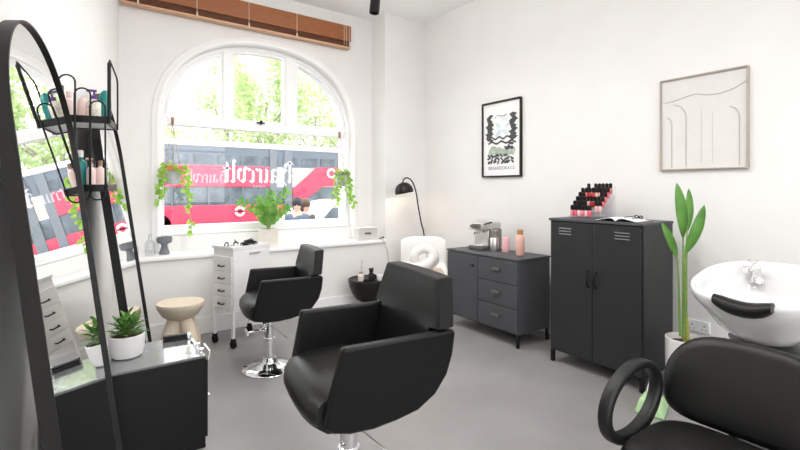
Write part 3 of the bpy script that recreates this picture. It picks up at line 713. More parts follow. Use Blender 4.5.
# ------------------------------------------------------------------ white lounge chair with knot cushion, floor lamp
ac = thing('lounge_chair', 'white moulded shell chair in the far corner', 'chair', (3.20, 4.02, 0), math.radians(-125))
prof = [(.26, .40), (.27, .43), (.24, .445), (.10, .43), (-.08, .42), (-.18, .44), (-.23, .50), (-.26, .62), (-.285, .76), (-.30, .835)]
rows = []
for a, b in prof:
    row = []
    for k in range(13):
        f = -1+2*k/12; hw = .27
        e = abs(f)**4
        top = max(0, (b-.70)/.135); round_ = 1-.0*top
        z = b-(.05*abs(f)**6 if b > .80 else 0)+(.05*abs(f)**4 if b < .5 else 0)
        row.append((a+(.06*abs(f)**3 if b > .5 else 0), f*hw*round_, z))
    rows.append(row)
MB().grid(rows).build('shell', 'whitepl', ac, smooth=60, solid=.022, sub=1)
MB().bb(-.16, .24, -.21, .21, .445, .475).build('seat_pad', 'blush', ac, bevel=.014, seg=3)
for sx, sy in ((.2, .2), (.2, -.2), (-.18, .2), (-.18, -.2)):
    MB().cyl((sx*1.15, sy*1.1, 0), (sx*.85, sy*.85, .425), .011, .016, 12).build('leg', 'whitepl', ac)
kc = thing('knot_cushion', 'white knotted tube cushion sitting on the white corner chair', 'cushion', (3.14, 3.95, .477), math.radians(-125))
R0, r0 = .098, .052
def knotpath(sg):
    pts = []
    for i in range(36):
        t = 2*PI*i/36
        pts.append(Vector((.02*math.cos(2*t+sg), R0*1.18*math.cos(t), .155+R0*math.sin(t))))
    return pts
MB().tube(knotpath(.5), r0, 18, closed=True).build('loop', 'knot', kc, smooth=180)
MB().tube(smooth_path([(.05, -.14, .055), (.075, -.06, .06), (.10, .02, .09), (.06, .08, .15), (-.04, .07, .17)], 8), .05, 18).sphere((.05, -.14, .055), .05).build('tail', 'knot', kc, smooth=180)
fl = thing('floor_lamp', 'black arc floor lamp with a dome shade behind the white corner chair', 'lamp', (3.40, 4.30, 0))
B1 = Vector((3.40, 4.30, 0)); dl = .579*3.40+.815*4.30
def lp(px, py): return atd(px, py, dl)-B1
MB().lathe([(0, 0), (.13, 0), (.13, .018), (.02, .03), (0, .03)], 36).build('base', 'black_metal', fl)
MB().tube(smooth_path([(0, 0, .02), lp(424.5, 242), lp(421, 222), lp(418, 205), lp(416, 192), lp(412.5, 182), lp(408, 178), lp(404, 179), lp(402.5, 183)], 6), .0085, 10).build('pole', 'black_metal', fl)
q = lp(402.5, 182.5)
shade = MB(); rows = []
ax = Vector((.16, -.10, -1)).normalized(); qm = (-ax).to_track_quat('Z', 'Y').to_matrix()
for i in range(11):
    th = PI*.56*i/10; R = .112
    rows.append([q + qm @ Vector((R*math.sin(th)*math.cos(2*PI*k/32), R*math.sin(th)*math.sin(2*PI*k/32), -R+R*math.cos(th))) for k in range(32)])
shade.grid(rows, closed_u=True); shade.build('lamp_shade', 'black_satin', fl, smooth=60, solid=.003)
bulbm = bpy.data.materials.new('warm_bulb'); bulbm.use_nodes = True; bulbm.node_tree.nodes.clear()
_e = bulbm.node_tree.nodes.new('ShaderNodeEmission'); _o = bulbm.node_tree.nodes.new('ShaderNodeOutputMaterial')
_e.inputs['Color'].default_value = (1, .78, .52, 1); _e.inputs['Strength'].default_value = 34
bulbm.node_tree.links.new(_e.outputs[0], _o.inputs[0])
MB().sphere(q+ax*.10, .035).build('bulb', bulbm, fl)

# ------------------------------------------------------------------ sideboard
sb = thing('sideboard', 'charcoal sideboard with one door and three drawers along the right wall', 'sideboard', (3.335, 3.065, 0))
x0, x1, y0_, y1_ = -.225, .225, -.465, .465
MB().bb(x0+.012, x1, y0_+.004, y1_-.004, .115, .765).build('body', 'cab2', sb, bevel=.003)
MB().bb(x0-.004, x1+.004, y0_-.004, y1_+.004, .765, .782).build('top', 'cab2', sb, bevel=.003)
ys = .025
d = MB().bb(x0-.004, x0+.012, ys+.003, y1_-.008, .13, .757).build('door', 'cab2', sb, bevel=.003)
MB().cyl((x0-.004, ys+.055, .66), (x0-.022, ys+.055, .66), .010, n=14).bb(x0-.030, x0-.018, ys+.035, ys+.075, .652, .668).build('knob', 'black_metal', d, bevel=.003)
for z0, z1 in ((.553, .757), (.343, .547), (.13, .337)):
    d = MB().bb(x0-.004, x0+.012, y0_+.008, ys-.003, z0, z1).build('drawer', 'cab2', sb, bevel=.003)
    zc = (z0+z1)/2+.015; yc = (y0_+ys)/2-.0
    MB().bb(x0-.028, x0-.003, yc-.045, yc+.045, zc+.008, zc+.013).bb(x0-.028, x0-.024, yc-.045, yc+.045, zc-.010, zc+.013).build('handle', 'darkgrey', d, bevel=.002)
for sx in (x0+.02, x1-.02):
    for sy in (y0_+.02, y1_-.02):
        MB().bb(sx-.012, sx+.012, sy-.012, sy+.012, 0, .115).build('leg', 'black_metal', sb, bevel=.002)
ZS = .782
# coffee machine
cf = thing('coffee_machine', 'silver compact coffee machine at the far end of the sideboard', 'coffee machine', (3.415, 3.30, ZS))
MB().bb(-.13, .15, -.10, .10, .0, .035).build('base', 'darkgrey', cf, bevel=.008)
MB().bb(-.04, .15, -.098, .10, .035, .20).build('body', 'silver', cf, bevel=.01)
MB().bb(-.12, .15, -.10, .10, .20, .275).build('head', 'silver', cf, bevel=.014, seg=3)
MB().bb(-.03, .15, -.104, -.099, .03, .205).build('side_panel', mat('taupe_plastic', (.22, .19, .165), .45), cf)
MB().bb(-.125, -.118, -.07, .05, .215, .262).cyl((-.12, .0, .238), (-.135, .0, .238), .016, n=16).cyl((-.12, .06, .238), (-.132, .06, .238), .012, n=16).build('control_panel', 'darkgrey', cf, bevel=.002)
MB().cyl((-.085, 0, .20), (-.085, 0, .165), .022, n=20).cyl((-.085, .0, .172), (-.17, -.03, .172), .008, n=10).build('brew_group', 'chrome', cf)
MB().lathe([(0, .035), (.06, .035), (.064, .042), (0, .045)], 28, (-.07, 0, 0)).build('drip_tray', 'chrome', cf)
MB().tube([(-.10, -.10, .262), (-.11, -.13, .268), (-.06, -.17, .285)], .007, 8).build('steam_lever', 'rubber', cf)
MB().bb(-.02, .14, -.085, .085, .275, .30).build('bean_hopper', 'acrylic', cf, bevel=.006)
gr = thing('coffee_grinder', 'steel coffee grinder with a clear top beside the coffee machine', 'grinder', (3.37, 3.115, ZS))
MB().lathe([(0, 0), (.042, 0), (.044, .006), (.042, .125), (.036, .135), (0, .135)], 28).build('body', 'steel', gr)
MB().lathe([(.03, .135), (.032, .20), (0, .20)], 24).build('hopper', 'bottleglass', gr)
MB().lathe([(0, .20), (.034, .20), (.034, .213), (0, .216)], 24).build('lid', 'steel', gr)
tag(MB().lathe([(0, 0), (.036, 0), (.038, .005), (.038, .135), (.034, .145), (0, .147)], 28).build('pink_canister', 'pinkcan', None, (3.40, 2.995, ZS)), 'pink lidded canister between grinder and coral bottle', 'canister')
pb = thing('water_bottle', 'coral pink bottle with a wooden cap at the near end of the sideboard', 'bottle', (3.35, 2.775, ZS))
MB().lathe([(0, 0), (.038, 0), (.041, .005), (.041, .165), (.036, .185), (.026, .192), (0, .193)], 32).build('body', 'pinkbot', pb)
MB().lathe([(0, .193), (.027, .193), (.028, .235), (.024, .24), (0, .24)], 28).build('cap', 'cork', pb)

# ------------------------------------------------------------------ tall metal cabinet
cx0, cx1, cy0, cy1 = -.22, .22, -.374, .374
cb = thing('metal_cabinet', 'tall black two-door metal cabinet with louvre vents on the right wall', 'cabinet', (3.345, 1.914, 0))
MB().bb(cx0+.014, cx1, cy0, cy1, .095, 1.15).build('body', 'cab', cb, bevel=.003)
MB().bb(cx0-.006, cx1+.004, cy0-.004, cy1+.004, 1.145, 1.165).build('top', 'cab2', cb, bevel=.003)
for sg in (-1, 1):
    a, b = (cy0+.012, -.002) if sg < 0 else (.002, cy1-.012)
    d = MB().bb(cx0, cx0+.014, a, b, .105, 1.138).build('door', 'cab', cb, bevel=.003)
    w = MB()
    yc = sg*.23
    for k in range(3):
        z = 1.045+k*.022
        w.prism([(0, -.006), (-.007, -.004), (0, .004)], lambda p, r, t, z=z: (cx0+p, t, z+r), yc-.055, yc+.055)
    w.build('louvre', mat('louvre_metal', (.10, .10, .11), .35, .4), d)
    MB().tube(smooth_path([(cx0, sg*.030, .66), (cx0-.022, sg*.030, .675), (cx0-.026, sg*.030, .72), (cx0-.022, sg*.030, .765), (cx0, sg*.030, .78)], 4), .0065, 8).build('handle', 'black_metal', d)
for sx in (cx0+.022, cx1-.02):
    for sy in (cy0+.016, cy1-.016):
        MB().bb(sx-.014, sx+.014, sy-.014, sy+.014, 0, .095).build('leg', 'black_metal', cb, bevel=.002)
ZT = 1.165
# nail polish display: six acrylic steps
NX, NY = 3.31, 2.225
dp = tag(bpy.data.objects.new('polish_display', None), 'clear acrylic stepped stand holding nail polish on the tall black cabinet', 'display stand')
col.objects.link(dp); dp.location = (NX, 2.085, ZT)
PITCH, TIER_X, TIER_Z = .0318, .038, .0355
for i in range(6):
    MB().bb(-.018+i*TIER_X, -.018+(i+1)*TIER_X-.002, -.128, .15, .002, .014+i*TIER_Z).build('step', 'acrylic', dp, smooth=0)
w = MB()
w.prism([(-.02, 0), (.215, 0), (.215, .26), (.19, .26), (-.02, .04)], lambda a, b, t: (a, t, b), -.131, -.134).build('side_panel', 'acrylic', dp, smooth=0)
layout = {0: [0, 1, 2, 3, 4, 5], 1: [0, 1, 2, 3, 6, 7], 2: [0, 1, 2, 3, 4, 5, 6, 7], 3: [0, 1, 6, 7], 4: [0, 1, 2, 3, 4, 5, 6, 7], 5: [1, 3, 4, 5, 6, 7]}
ordn = ['first', 'second', 'third', 'fourth', 'fifth', 'sixth', 'seventh', 'eighth']
tier = ['bottom', 'second lowest', 'third lowest', 'third highest', 'second highest', 'top']
protos = {}
rnd = random.Random(2)
for i in range(6):
    for n_, j in enumerate(layout[i]):
        k = [0, 3, 4, 0, 4, 3, 5, 1][j] if i == 0 else rnd.choice([0, 1, 2, 3, 4, 5, 1, 3])
        loc = (NX+i*TIER_X, NY-.02-j*PITCH, ZT+.0145+i*TIER_Z+.0005)
        lab = f'{POLN[k]} nail polish with a black cap, {ordn[n_]} from left on the {tier[i]} step'
        if k not in protos:
            p = thing('nail_polish', lab, 'nail polish', loc, 0, 'nail polishes on the stepped stand')
            MB().lathe([(0, 0), (.0125, 0), (.0142, .003), (.0142, .040), (.011, .047), (.007, .050), (0, .050)], 16).build('bottle', POLISH[k], p)
            MB().lathe([(0, .050), (.0135, .050), (.0135, .083), (.012, .085), (0, .092)], 14).build('cap', 'rubber', p)
            protos[k] = p
        else: copy_thing(protos[k], loc, 0, lab)
mg = thing('magazine', 'open white magazine lying on the tall black cabinet', 'magazine', (3.26, 1.755, ZT), .06)
for sg in (-1, 1):
    rows = []
    for k in range(9):
        f = k/8; z = .004+.022*math.sin(PI*min(1, f*1.05)**.6)*(1-.35*f)
        rows.append([(-.11, sg*(.002+.15*f), z), (.11, sg*(.002+.15*f), z)])
    MB().grid(rows).build('page', 'paper', mg, solid=.004)
MB().bb(-.114, .114, -.154, .154, .0, .003).build('cover', 'rubber', mg)
sg_ = thing('sunglasses', 'dark glasses lying on the right page of the open magazine', 'glasses', (3.27, 1.635, ZT+.0215), .9)
MB().tube([(.028*math.cos(t*PI/8)-.03, .006, .012+.010*math.sin(t*PI/8)) for t in range(16)], .0035, 6, closed=True).tube([(.028*math.cos(t*PI/8)+.034, .006, .012+.010*math.sin(t*PI/8)) for t in range(16)], .0035, 6, closed=True).tube([(-.004, .006, .016), (.008, .006, .016)], .003, 6).build('rims', 'rubber', sg_)
MB().tube([(-.058, .006, .016), (-.056, .08, .006)], .003, 6).build('arm', 'rubber', sg_)
MB().tube([(.062, .006, .016), (.06, .08, .006)], .003, 6).build('arm', 'rubber', sg_)

# ------------------------------------------------------------------ pictures on the right wall
def framed(label, y0, y1, z0, z1, fm, fw, pm, dep):
    p = thing('framed_picture', label, 'picture', (XR, (y0+y1)/2, z0))
    h, wd = z1-z0, (y1-y0)/2
    MB().bb(-dep, 0, -wd, -wd+fw, 0, h).bb(-dep, 0, wd-fw, wd, 0, h).bb(-dep, 0, -wd+fw, wd-fw, 0, fw).bb(-dep, 0, -wd+fw, wd-fw, h-fw, h).build('frame', fm, p, bevel=.002)
    pr = MB().bb(-.012, -.002, -wd+fw, wd-fw, fw, h-fw).build('print', pm, p, smooth=0)
    return p, pr, wd, h
p, pr, wd, h = framed('framed black and white abstract poster with green patches on the right wall', 3.051, 3.605, 1.530, 2.353, 'black_satin', .016, 'paper', .03)
ink, ig, ib = MB(), MB(), MB(); rnd = random.Random(9)
XP = -.0128
def pp(u, v, e=0): return (XP-e, wd-u*2*wd, v*h)            # u from left in the photo, v from bottom
def blob(mb, u, v, ru, rv, e=0, rot=0, n=12):
    mb.poly([pp(u+ru*(1+.25*math.sin(3*t+u*40))*math.cos(t)*math.cos(rot)-rv*math.sin(t)*math.sin(rot)*.7, v+rv*(1+.25*math.sin(2*t+v*30))*math.sin(t)*math.cos(rot)+ru*math.cos(t)*math.sin(rot)*.8, e) for t in [2*PI*k/n for k in range(n)]])
for s in (.20, .80):
    for k in range(10): blob(ink, s+rnd.uniform(-.03, .03), .50+k*.033, .085, .026, .0003*k, rnd.uniform(-.5, .5))
def wave(mb, u0, u1, v, amp, fr, th, ph, e=0):
    n = 40
    for k in range(n):
        a, b = u0+(u1-u0)*k/n, u0+(u1-u0)*(k+1)/n
        va, vb_ = v+amp*math.sin(fr*a*2*PI+ph), v+amp*math.sin(fr*b*2*PI+ph)
        mb.poly([pp(a, va-th/2, e), pp(b, vb_-th/2, e), pp(b, vb_+th/2, e), pp(a, va+th/2, e)])
wave(ink, .16, .86, .515, .014, 5, .024, 0, .001); wave(ink, .16, .86, .455, .014, 4, .026, 1.5, .001)
for k in range(9): blob(ig, .22+k*.07, .335+rnd.uniform(-.02, .03), .07, .05, .0003*k, rnd.uniform(-.4, .4))
for k in range(22): blob(ink, .18+(k % 8)*.085+rnd.uniform(-.015, .015), .20+(k//8)*.040+rnd.uniform(-.008, .008), .048, .017, .003+.0002*k, rnd.uniform(-.9, .9))
for k in range(6): blob(ink, .62+rnd.uniform(0, .2), .40+rnd.uniform(-.03, .05), .06, .018, .004+.0002*k, rnd.uniform(-.9, .9))
for k in range(8): blob(ib, .42+rnd.uniform(-.06, .24), .60+rnd.uniform(-.05, .17), .06, .03, .0003*k, rnd.uniform(-.4, .4))
for k in range(7): blob(ink, .36+k*.045, .80+rnd.uniform(-.012, .012), .018, .006, .003, .3)
ink.build('black_shapes', 'ink', pr, smooth=0, fix=False); ig.build('green_shapes', 'inkgreen', pr, smooth=0, fix=False); ib.build('blue_shapes', 'inkblue', pr, smooth=0, fix=False)
def text_mesh(txt, name, m, parent, size, loc, rot, width=None):
    cu = bpy.data.curves.new(name, 'FONT'); cu.body = txt; cu.size = size; cu.align_x = 'CENTER'; cu.resolution_u = 2
    t = bpy.data.objects.new(name+'_t', cu); col.objects.link(t)
    bpy.context.view_layer.update(); dg = bpy.context.evaluated_depsgraph_get()
    me = bpy.data.meshes.new_from_object(t.evaluated_get(dg)); bpy.data.objects.remove(t); bpy.data.curves.remove(cu)
    xs_ = [v.co.x for v in me.vertices]; k = (width/(max(xs_)-min(xs_))) if width else 1
    for v in me.vertices: v.co.x *= k
    o = bpy.data.objects.new(name, me); col.objects.link(o); me.materials.clear(); me.materials.append(M[m]); o.parent = parent
    o.location = loc; o.rotation_euler = rot; return o
text_mesh('BERGANDSON & CO', 'caption', 'ink', pr, .05, (XP-.0005, 0, h*.098), (PI/2, 0, -PI/2), .37)
p, pr, wd, h = framed('large framed ivory picture with fine grey arch lines on the right wall', 1.119, 1.693, 1.543, 2.242, 'taupe', .010, 'artpaper', .028)
ln = MB()
def gl(pts, r=.0032): ln.tube([(XP, wd-u*2*wd, v*h) for u, v in pts], r, 6)
gl(smooth_path([Vector((u, v, 0)).to_tuple()[:2]+(0,) for u, v in ((.03, .745), (.2, .762), (.42, .80), (.55, .775), (.7, .77), (.85, .80), (.975, .855))], 6) and [(p_.x, p_.y) for p_ in smooth_path([(u, v, 0) for u, v in ((.03, .745), (.2, .762), (.42, .80), (.55, .775), (.7, .77), (.85, .80), (.975, .855))], 6)])
gl([(.32, .03)] + [(.32-.15*(1-math.cos(t)), .56+.15*math.sin(t)) for t in [PI/2*k/10 for k in range(11)]])
gl([(.145, .03)] + [(.145-.06*(1-math.cos(t)), .50+.08*math.sin(t)) for t in [PI/2*k/8 for k in range(9)]])
gl([(.905, .03)] + [(.905-.10*(1-math.cos(t)), .50+.12*math.sin(t)) for t in [PI/2*k/8 for k in range(9)]])
gl([(.62, .06), (.62, .58)], .0008); gl([(.50, .06), (.50, .64)], .0008)
ln.build('arch_lines', 'greyline', pr)

# ------------------------------------------------------------------ wall socket
sk = thing('wall_socket', 'white double wall socket behind the tall plant', 'socket', (XR, 1.43, .345))
MB().bb(-.012, 0, -.075, .075, 0, .086).build('plate', 'soap', sk, bevel=.003)
for y in (-.04, .04):
    MB().bb(-.0135, -.0115, y-.004, y+.004, .045, .056).bb(-.0135, -.0115, y-.018, y-.010, .022, .028).bb(-.0135, -.0115, y+.010, y+.018, .022, .028).build('pin_slots', 'darkgrey', sk)
    MB().bb(-.017, -.011, y-.006+.022*(1 if y > 0 else -1), y+.006+.022*(1 if y > 0 else -1), .062, .078).build('switch', 'soap', sk, bevel=.001)

# ------------------------------------------------------------------ pale green bag at the pot
gb = thing('paper_bag', 'pale green bag lying on the floor in front of the white floor pot', 'bag', (2.98, 1.43, 0), math.radians(20))
w = MB(); w._add([(-.15, -.10, .0), (.13, -.11, 0), (.14, .06, 0), (-.14, .07, 0), (-.12, -.06, .075), (.10, -.085, .05), (.11, .03, .06), (-.13, .04, .10)], [(0, 1, 2, 3), (4, 5, 6, 7), (0, 1, 5, 4), (1, 2, 6, 5), (2, 3, 7, 6), (3, 0, 4, 7)])
w.build('body', 'bag', gb, bevel=.012, seg=2)
MB().tube(smooth_path([(.05, -.05, .05), (.07, -.03, .13), (.09, .0, .13), (.09, .02, .05)], 5), .008, 6).build('handle', 'paper', gb)

# ------------------------------------------------------------------ wash basin
ws = thing('wash_basin', 'white ceramic hair-washing basin on a pedestal at the right edge', 'basin', (2.90, .815, 0))
NA = 72
def rim(theta, k=0):
    c_, s_ = math.cos(theta), math.sin(theta)
    x = .33*math.copysign(abs(c_)**.8, c_); y = .30*math.copysign(abs(s_)**.75, s_)
    z = .915 + .058*x/.33
    if x < 0:
        dip = math.exp(-(y/.13)**2)
        z -= .035*dip*(abs(c_)**2); x += .04*dip*(abs(c_)**2)
    return x, y, z
rows = []
for (k, dz, ox) in ((.36, -.30, .05), (.50, -.275, .045), (.68, -.205, .03), (.84, -.115, .015), (.95, -.055, .0), (1.0, -.018, 0), (1.0, 0.0, 0), (.975, .010, 0), (.945, .006, 0), (.92, -.012, 0), (.87, -.06, 0), (.80, -.12, .01), (.62, -.175, .03), (.35, -.20, .04), (.08, -.21, .05)):
    row = []
    for i in range(NA):
        x, y, z = rim(2*PI*i/NA)
        zz = z if k > .9 else (.915 + (z-.915)*(k-.3)/.7)
        row.append((x*k+ox, y*k, zz+dz))
    rows.append(row)
w = MB(); w.grid(rows, closed_u=True); w.poly(rows[-1]); w.poly(rows[0][::-1]); w.build('bowl', 'ceramic', ws, smooth=80)
MB().lathe([(0, .0), (.16, 0), (.15, .03), (.09, .10), (.085, .40), (.14, .55), (.165, .60), (0, .60)], 36, (.05, 0, 0)).build('pedestal', mat('black_pedestal', (.03, .03, .03), .4), ws)
ln_ = MB(); rws = []
for k in range(17):
    yy = -.125+.235*k/16; e = abs(yy+.0075)/.1175
    xb, zb = -.285+.028*e*e*(-1)+.0, .815+.036*e**2
    rr = .040*(1-.35*e**4)
    rws.append([(xb+rr*1.25*math.cos(t)-.005, yy, zb+rr*math.sin(t)*.95+.002) for t in [2*PI*i/16 for i in range(16)]])
ln_.grid(rws, closed_u=True); ln_.poly(rws[0]); ln_.poly(rws[-1]); ln_.build('neck_rest', 'leather_seat', ws, smooth=60)
tap = MB().cyl((.255, .10, .865), (.255, .10, .895), .036, .030, 28).cyl((.255, .10, .895), (.245, .10, .945), .023, .021, 24).sphere((.245, .10, .948), .024)
tap.cyl((.245, .10, .935), (.165, .125, .955), .013, .012, 16).cyl((.165, .125, .955), (.158, .127, .932), .012, .011, 16)
tap.build('tap', 'chrome', ws)
MB().tube([(.245, .10, .968), (.235, .10, .98), (.18, .115, .998)], [.010, .011, .008], 12).build('tap_lever', 'chrome', ws)
MB().cyl((.09, 0, .705), (.09, 0, .712), .03, n=24).build('drain', 'chrome', ws)

# ------------------------------------------------------------------ shampoo chair
shc = thing('shampoo_chair', 'black shampoo chair with ring armrests in front of the white basin', 'chair', (2.02, .74, 0), PI)
# local +X points away from the basin; world = (2.02-x, .74-y)
def W2L(x, y, z): return Vector((2.02-x, .74-y, z))
w = MB(); rows = []
NB = 40
bc = Vector((2.245, .685, .565))
def back_outline(t):
    c_, s_ = math.cos(t), math.sin(t)
    y = .312*math.copysign(abs(c_)**(.55 if s_ > 0 else .42), c_)
    z = (.182 if s_ > 0 else .185)*math.copysign(abs(s_)**(.9 if s_ > 0 else .5), s_)
    if s_ > 0: y *= 1-.10*s_
    return y, z
for (k, off) in ((.0, -.030), (.45, -.028), (.8, -.020), (.95, -.008), (1.0, .012), (.97, .035), (.8, .05), (0.001, .055)):
    row = []
    for i in range(NB):
        y, z = back_outline(2*PI*i/NB); y *= k; z *= k
        x = off + .32*z + .30*(-y*y)*1.0
        row.append(W2L(bc.x+x, bc.y+y, bc.z+z))
    rows.append(row)
w.grid(rows, closed_u=True); w.build('backrest', 'leather_seat', shc, smooth=70)
w = MB(); rows = []
sc_c = Vector((1.92, .72, .36))
for (k, dz) in ((.0, .052), (.5, .050), (.8, .042), (.94, .026), (1.0, .0), (.97, -.035), (.88, -.05), (0, -.05)):
    row = []
    for i in range(NB):
        t = 2*PI*i/NB; c_, s_ = math.cos(t), math.sin(t)
        x = .27*math.copysign(abs(c_)**.6, c_)*k; y = .25*math.copysign(abs(s_)**.6, s_)*k
        row.append(W2L(sc_c.x+x, sc_c.y+y, sc_c.z+dz))
    rows.append(row)
w.grid(rows, closed_u=True); w.build('seat', 'leather_seat', shc, smooth=70)
def ring_arm(yw, sgn):
    cxw, czw, a, b, tilt = 1.945, .49, .222, .146, math.radians(18)
    rows = []
    N = 48
    for i in range(N):
        t = 2*PI*i/N; u = a*math.cos(t); v = b*math.sin(t)
        x = cxw+u*math.cos(tilt)-v*math.sin(tilt)*.6; z = czw+u*math.sin(tilt)*.55+v*math.cos(tilt)
        nx, nz = math.cos(t)*b, math.sin(t)*a; q_ = math.hypot(nx, nz); nx, nz = nx/q_, nz/q_
        row = []
        th = .020+.006*max(0, -math.sin(t)); hw = .027
        for k in range(16):
            p_ = 2*PI*k/16
            cc, ss = math.copysign(abs(math.cos(p_))**.6, math.cos(p_)), math.copysign(abs(math.sin(p_))**.6, math.sin(p_))
            row.append(W2L(x+nx*th*cc, yw+hw*ss, z+nz*th*cc))
        rows.append(row)
    m = MB(); m.grid(rows, closed_u=True, closed_v=True); m.build('ring_armrest', mat('black_polyurethane', (.009, .009, .009), .45, noise=.1, scale=40, bump=.03, spec=.35), shc, smooth=70)
ring_arm(1.005, 1); ring_arm(.33, -1)
MB().tube(smooth_path([W2L(2.06, .72, .345), W2L(2.20, .72, .36), W2L(2.275, .72, .42), W2L(2.29, .72, .50)], 5), .02, 10).build('back_bracket', 'black_metal', shc)
MB().bb(-.20, .25, -.22, .26, .305, .335).build('seat_frame', 'black_metal', shc, bevel=.006)
for x in (-.16, .22):
    for y in (-.2, .22): MB().cyl((x, y, 0), (x, y, .31), .016, n=14).build('leg', 'chrome', shc)

# ------------------------------------------------------------------ ceiling spotlights, one hung in view and the rest added fill
FILL_W, FILL_POINT = 25, .23
def ceiling_spot(label, loc, tilt, on):
    s = thing('ceiling_spotlight', label, 'spotlight', loc, 0, 'black ceiling spotlights')
    MB().cyl((0, 0, -.02), (0, 0, 0), .05, n=28).cyl((0, 0, -.10), (0, 0, -.02), .008, n=10).build('ceiling_mount', 'black_metal', s)
    o = MB().lathe([(0, 0), (.053, 0), (.055, -.004), (.055, -.165), (.048, -.165), (.044, -.12), (0, -.12)], 32).build('lamp_head', 'black_satin', s, (0, 0, -.07), tilt)
    return s
q = atd(375.5, 6, 5.0)
ceiling_spot('black cylinder spotlight hanging from the ceiling near the corner pillar', (q.x, q.y, ZC), (0, math.radians(6), 0), False)

def fill_light(loc, power):  # fill: wide soft spot plus a point light for the ceiling
    l = bpy.data.lights.new('spot_lamp', 'SPOT'); l.energy = power; l.spot_size = math.radians(165); l.spot_blend = 1; l.shadow_soft_size = .16; l.color = (1, .985, .965)
    o = bpy.data.objects.new('spot_lamp', l); col.objects.link(o); o.location = loc
    l = bpy.data.lights.new('fill_point', 'POINT'); l.energy = power*FILL_POINT; l.shadow_soft_size = .2; l.color = (1, .985, .965)
    o = bpy.data.objects.new('fill_point', l); col.objects.link(o); o.location = (loc[0], loc[1], loc[2]-.18)
for k, (x, y, lab) in enumerate(((-.42, -.5, 'near the left wall'), (1.7, .1, 'above the eye'), (1.85, 1.1, 'before the basin'), (.2, -1.3, 'rear left'), (1.4, -1.4, 'rear middle'), (2.5, -1.3, 'rear right'), (1.1, 2.2, 'over the front chair'), (2.0, 2.3, 'before the tall cabinet'), (1.35, 3.4, 'over the trolley'), (2.2, 3.5, 'before the corner chair'))):  # unseen spotlights added to brighten the room
    ceiling_spot('added black cylinder fill spotlight, lit, out of view over the room ' + lab, (x, y, ZC), (0, 0, 0), True)
    fill_light((x, y, ZC-.26), FILL_W)
# ================================================================== THE STREET
STZ = -.55
struct(MB().bb(-60, 80, 5.4, 90, STZ-.2, STZ).bb(-60, 80, -60, -2.8, STZ-.2, STZ).build('street_ground', 'asphalt'))
# double-decker bus
bus = thing('double_decker_bus', 'red double-decker bus passing in the street outside the window', 'bus', (6.5, 20, STZ))
BL, BR = -6.2, 6.6                       # along the street (local x)
MB().bb(BL, BR, .02, 2.5, .30, 1.27).build('lower_body', 'busred', bus, bevel=.03)
MB().bb(BL, .62, 0, 2.5, 2.04, 2.94).build('middle_band', 'busred', bus, bevel=.03)
MB().bb(BL+.05, BR-.05, .05, 2.45, 1.27, 2.04).build('lower_windows', 'buswin', bus)
MB().bb(BL+.05, BR-.05, .05, 2.45, 2.94, 3.74).build('upper_windows', 'busgrey', bus)
MB().bb(BL, BR, 0, 2.5, 3.74, 3.98).build('roof', 'buswhite', bus, bevel=.06)
MB().bb(.62, BR, .04, 2.47, 2.04, 2.94).build('stair_panel', 'busbeige', bus)
w = MB(); w.prism([(1.6, 1.98), (2.2, 2.48), (2.75, 2.97), (4.7, 3.02), (4.7, 2.18), (3.1, 2.07), (2.3, 1.52), (1.6, 1.45)], lambda a, b, t: (a, t, b), -.03, .03)
w.build('diagonal_stripe', 'busred', bus)
w = MB()
for x in (-4.9, -3.5, -2.1, -.7): w.bb(x-.035, x+.035, .0, .05, 1.27, 2.04)
w.build('window_pillars', 'busgrey', bus)
for x0_, x1_ in ((.50, .82), (1.18, 1.56)): MB().bb(x0_, x1_, -.02, .04, .6, 3.74).build('door_post', 'buspost', bus, bevel=.02)
w = MB()
for k in range(9): w.bb(-4.6+k*.95, -3.85+k*.95, .02, .05, 3.05, 3.40)
w.build('upper_panes', 'buswin', bus)
MB().cyl((-.83, -.0, .98), (-.83, .03, .98), .22, n=32).build('roundel', 'buswhite', bus)
MB().cyl((-.83, -.01, .98), (-.83, -.001, .98), .12, n=32).bb(-1.1, -.56, -.01, -.001, .94, 1.02).build('roundel_bar', 'busred', bus)
MB().cyl((3.55, -.06, 2.72), (3.55, -.031, 2.72), .24, n=32).build('roundel', 'buswhite', bus)
MB().cyl((3.55, -.07, 2.72), (3.55, -.061, 2.72), .14, n=32).build('roundel_disc', 'busred', bus)
for x in (-4, 3.6): MB().cyl((x, .02, .48), (x, .3, .48), .48, n=32).build('wheel', 'rubber', bus)
# white car
car = thing('white_car', 'white car parked outside the right part of the window', 'car', (6.0, 11.2, STZ))
prof = [(-2.1, .35), (-2.15, .75), (-2.0, 1.02), (-1.5, 1.25), (-1.0, 1.55), (-.3, 1.66), (.7, 1.66), (1.5, 1.5), (2.0, 1.05), (2.1, .7), (2.05, .35)]
MB().prism(prof, lambda a, b, t: (a, t, b), -.85, .85).build('body', 'carwhite', car, bevel=.10, seg=4)
MB().prism([(-1.15, 1.08), (-.75, 1.48), (1.2, 1.5), (1.55, 1.08)], lambda a, b, t: (a, t, b), -.86, .86).build('side_windows', 'buswin', car)
for x in (-1.3, 1.3):
    for y in (-.86, .62): MB().cyl((x, y, .33), (x, y+.24, .33), .33, n=28).build('wheel', 'rubber', car)
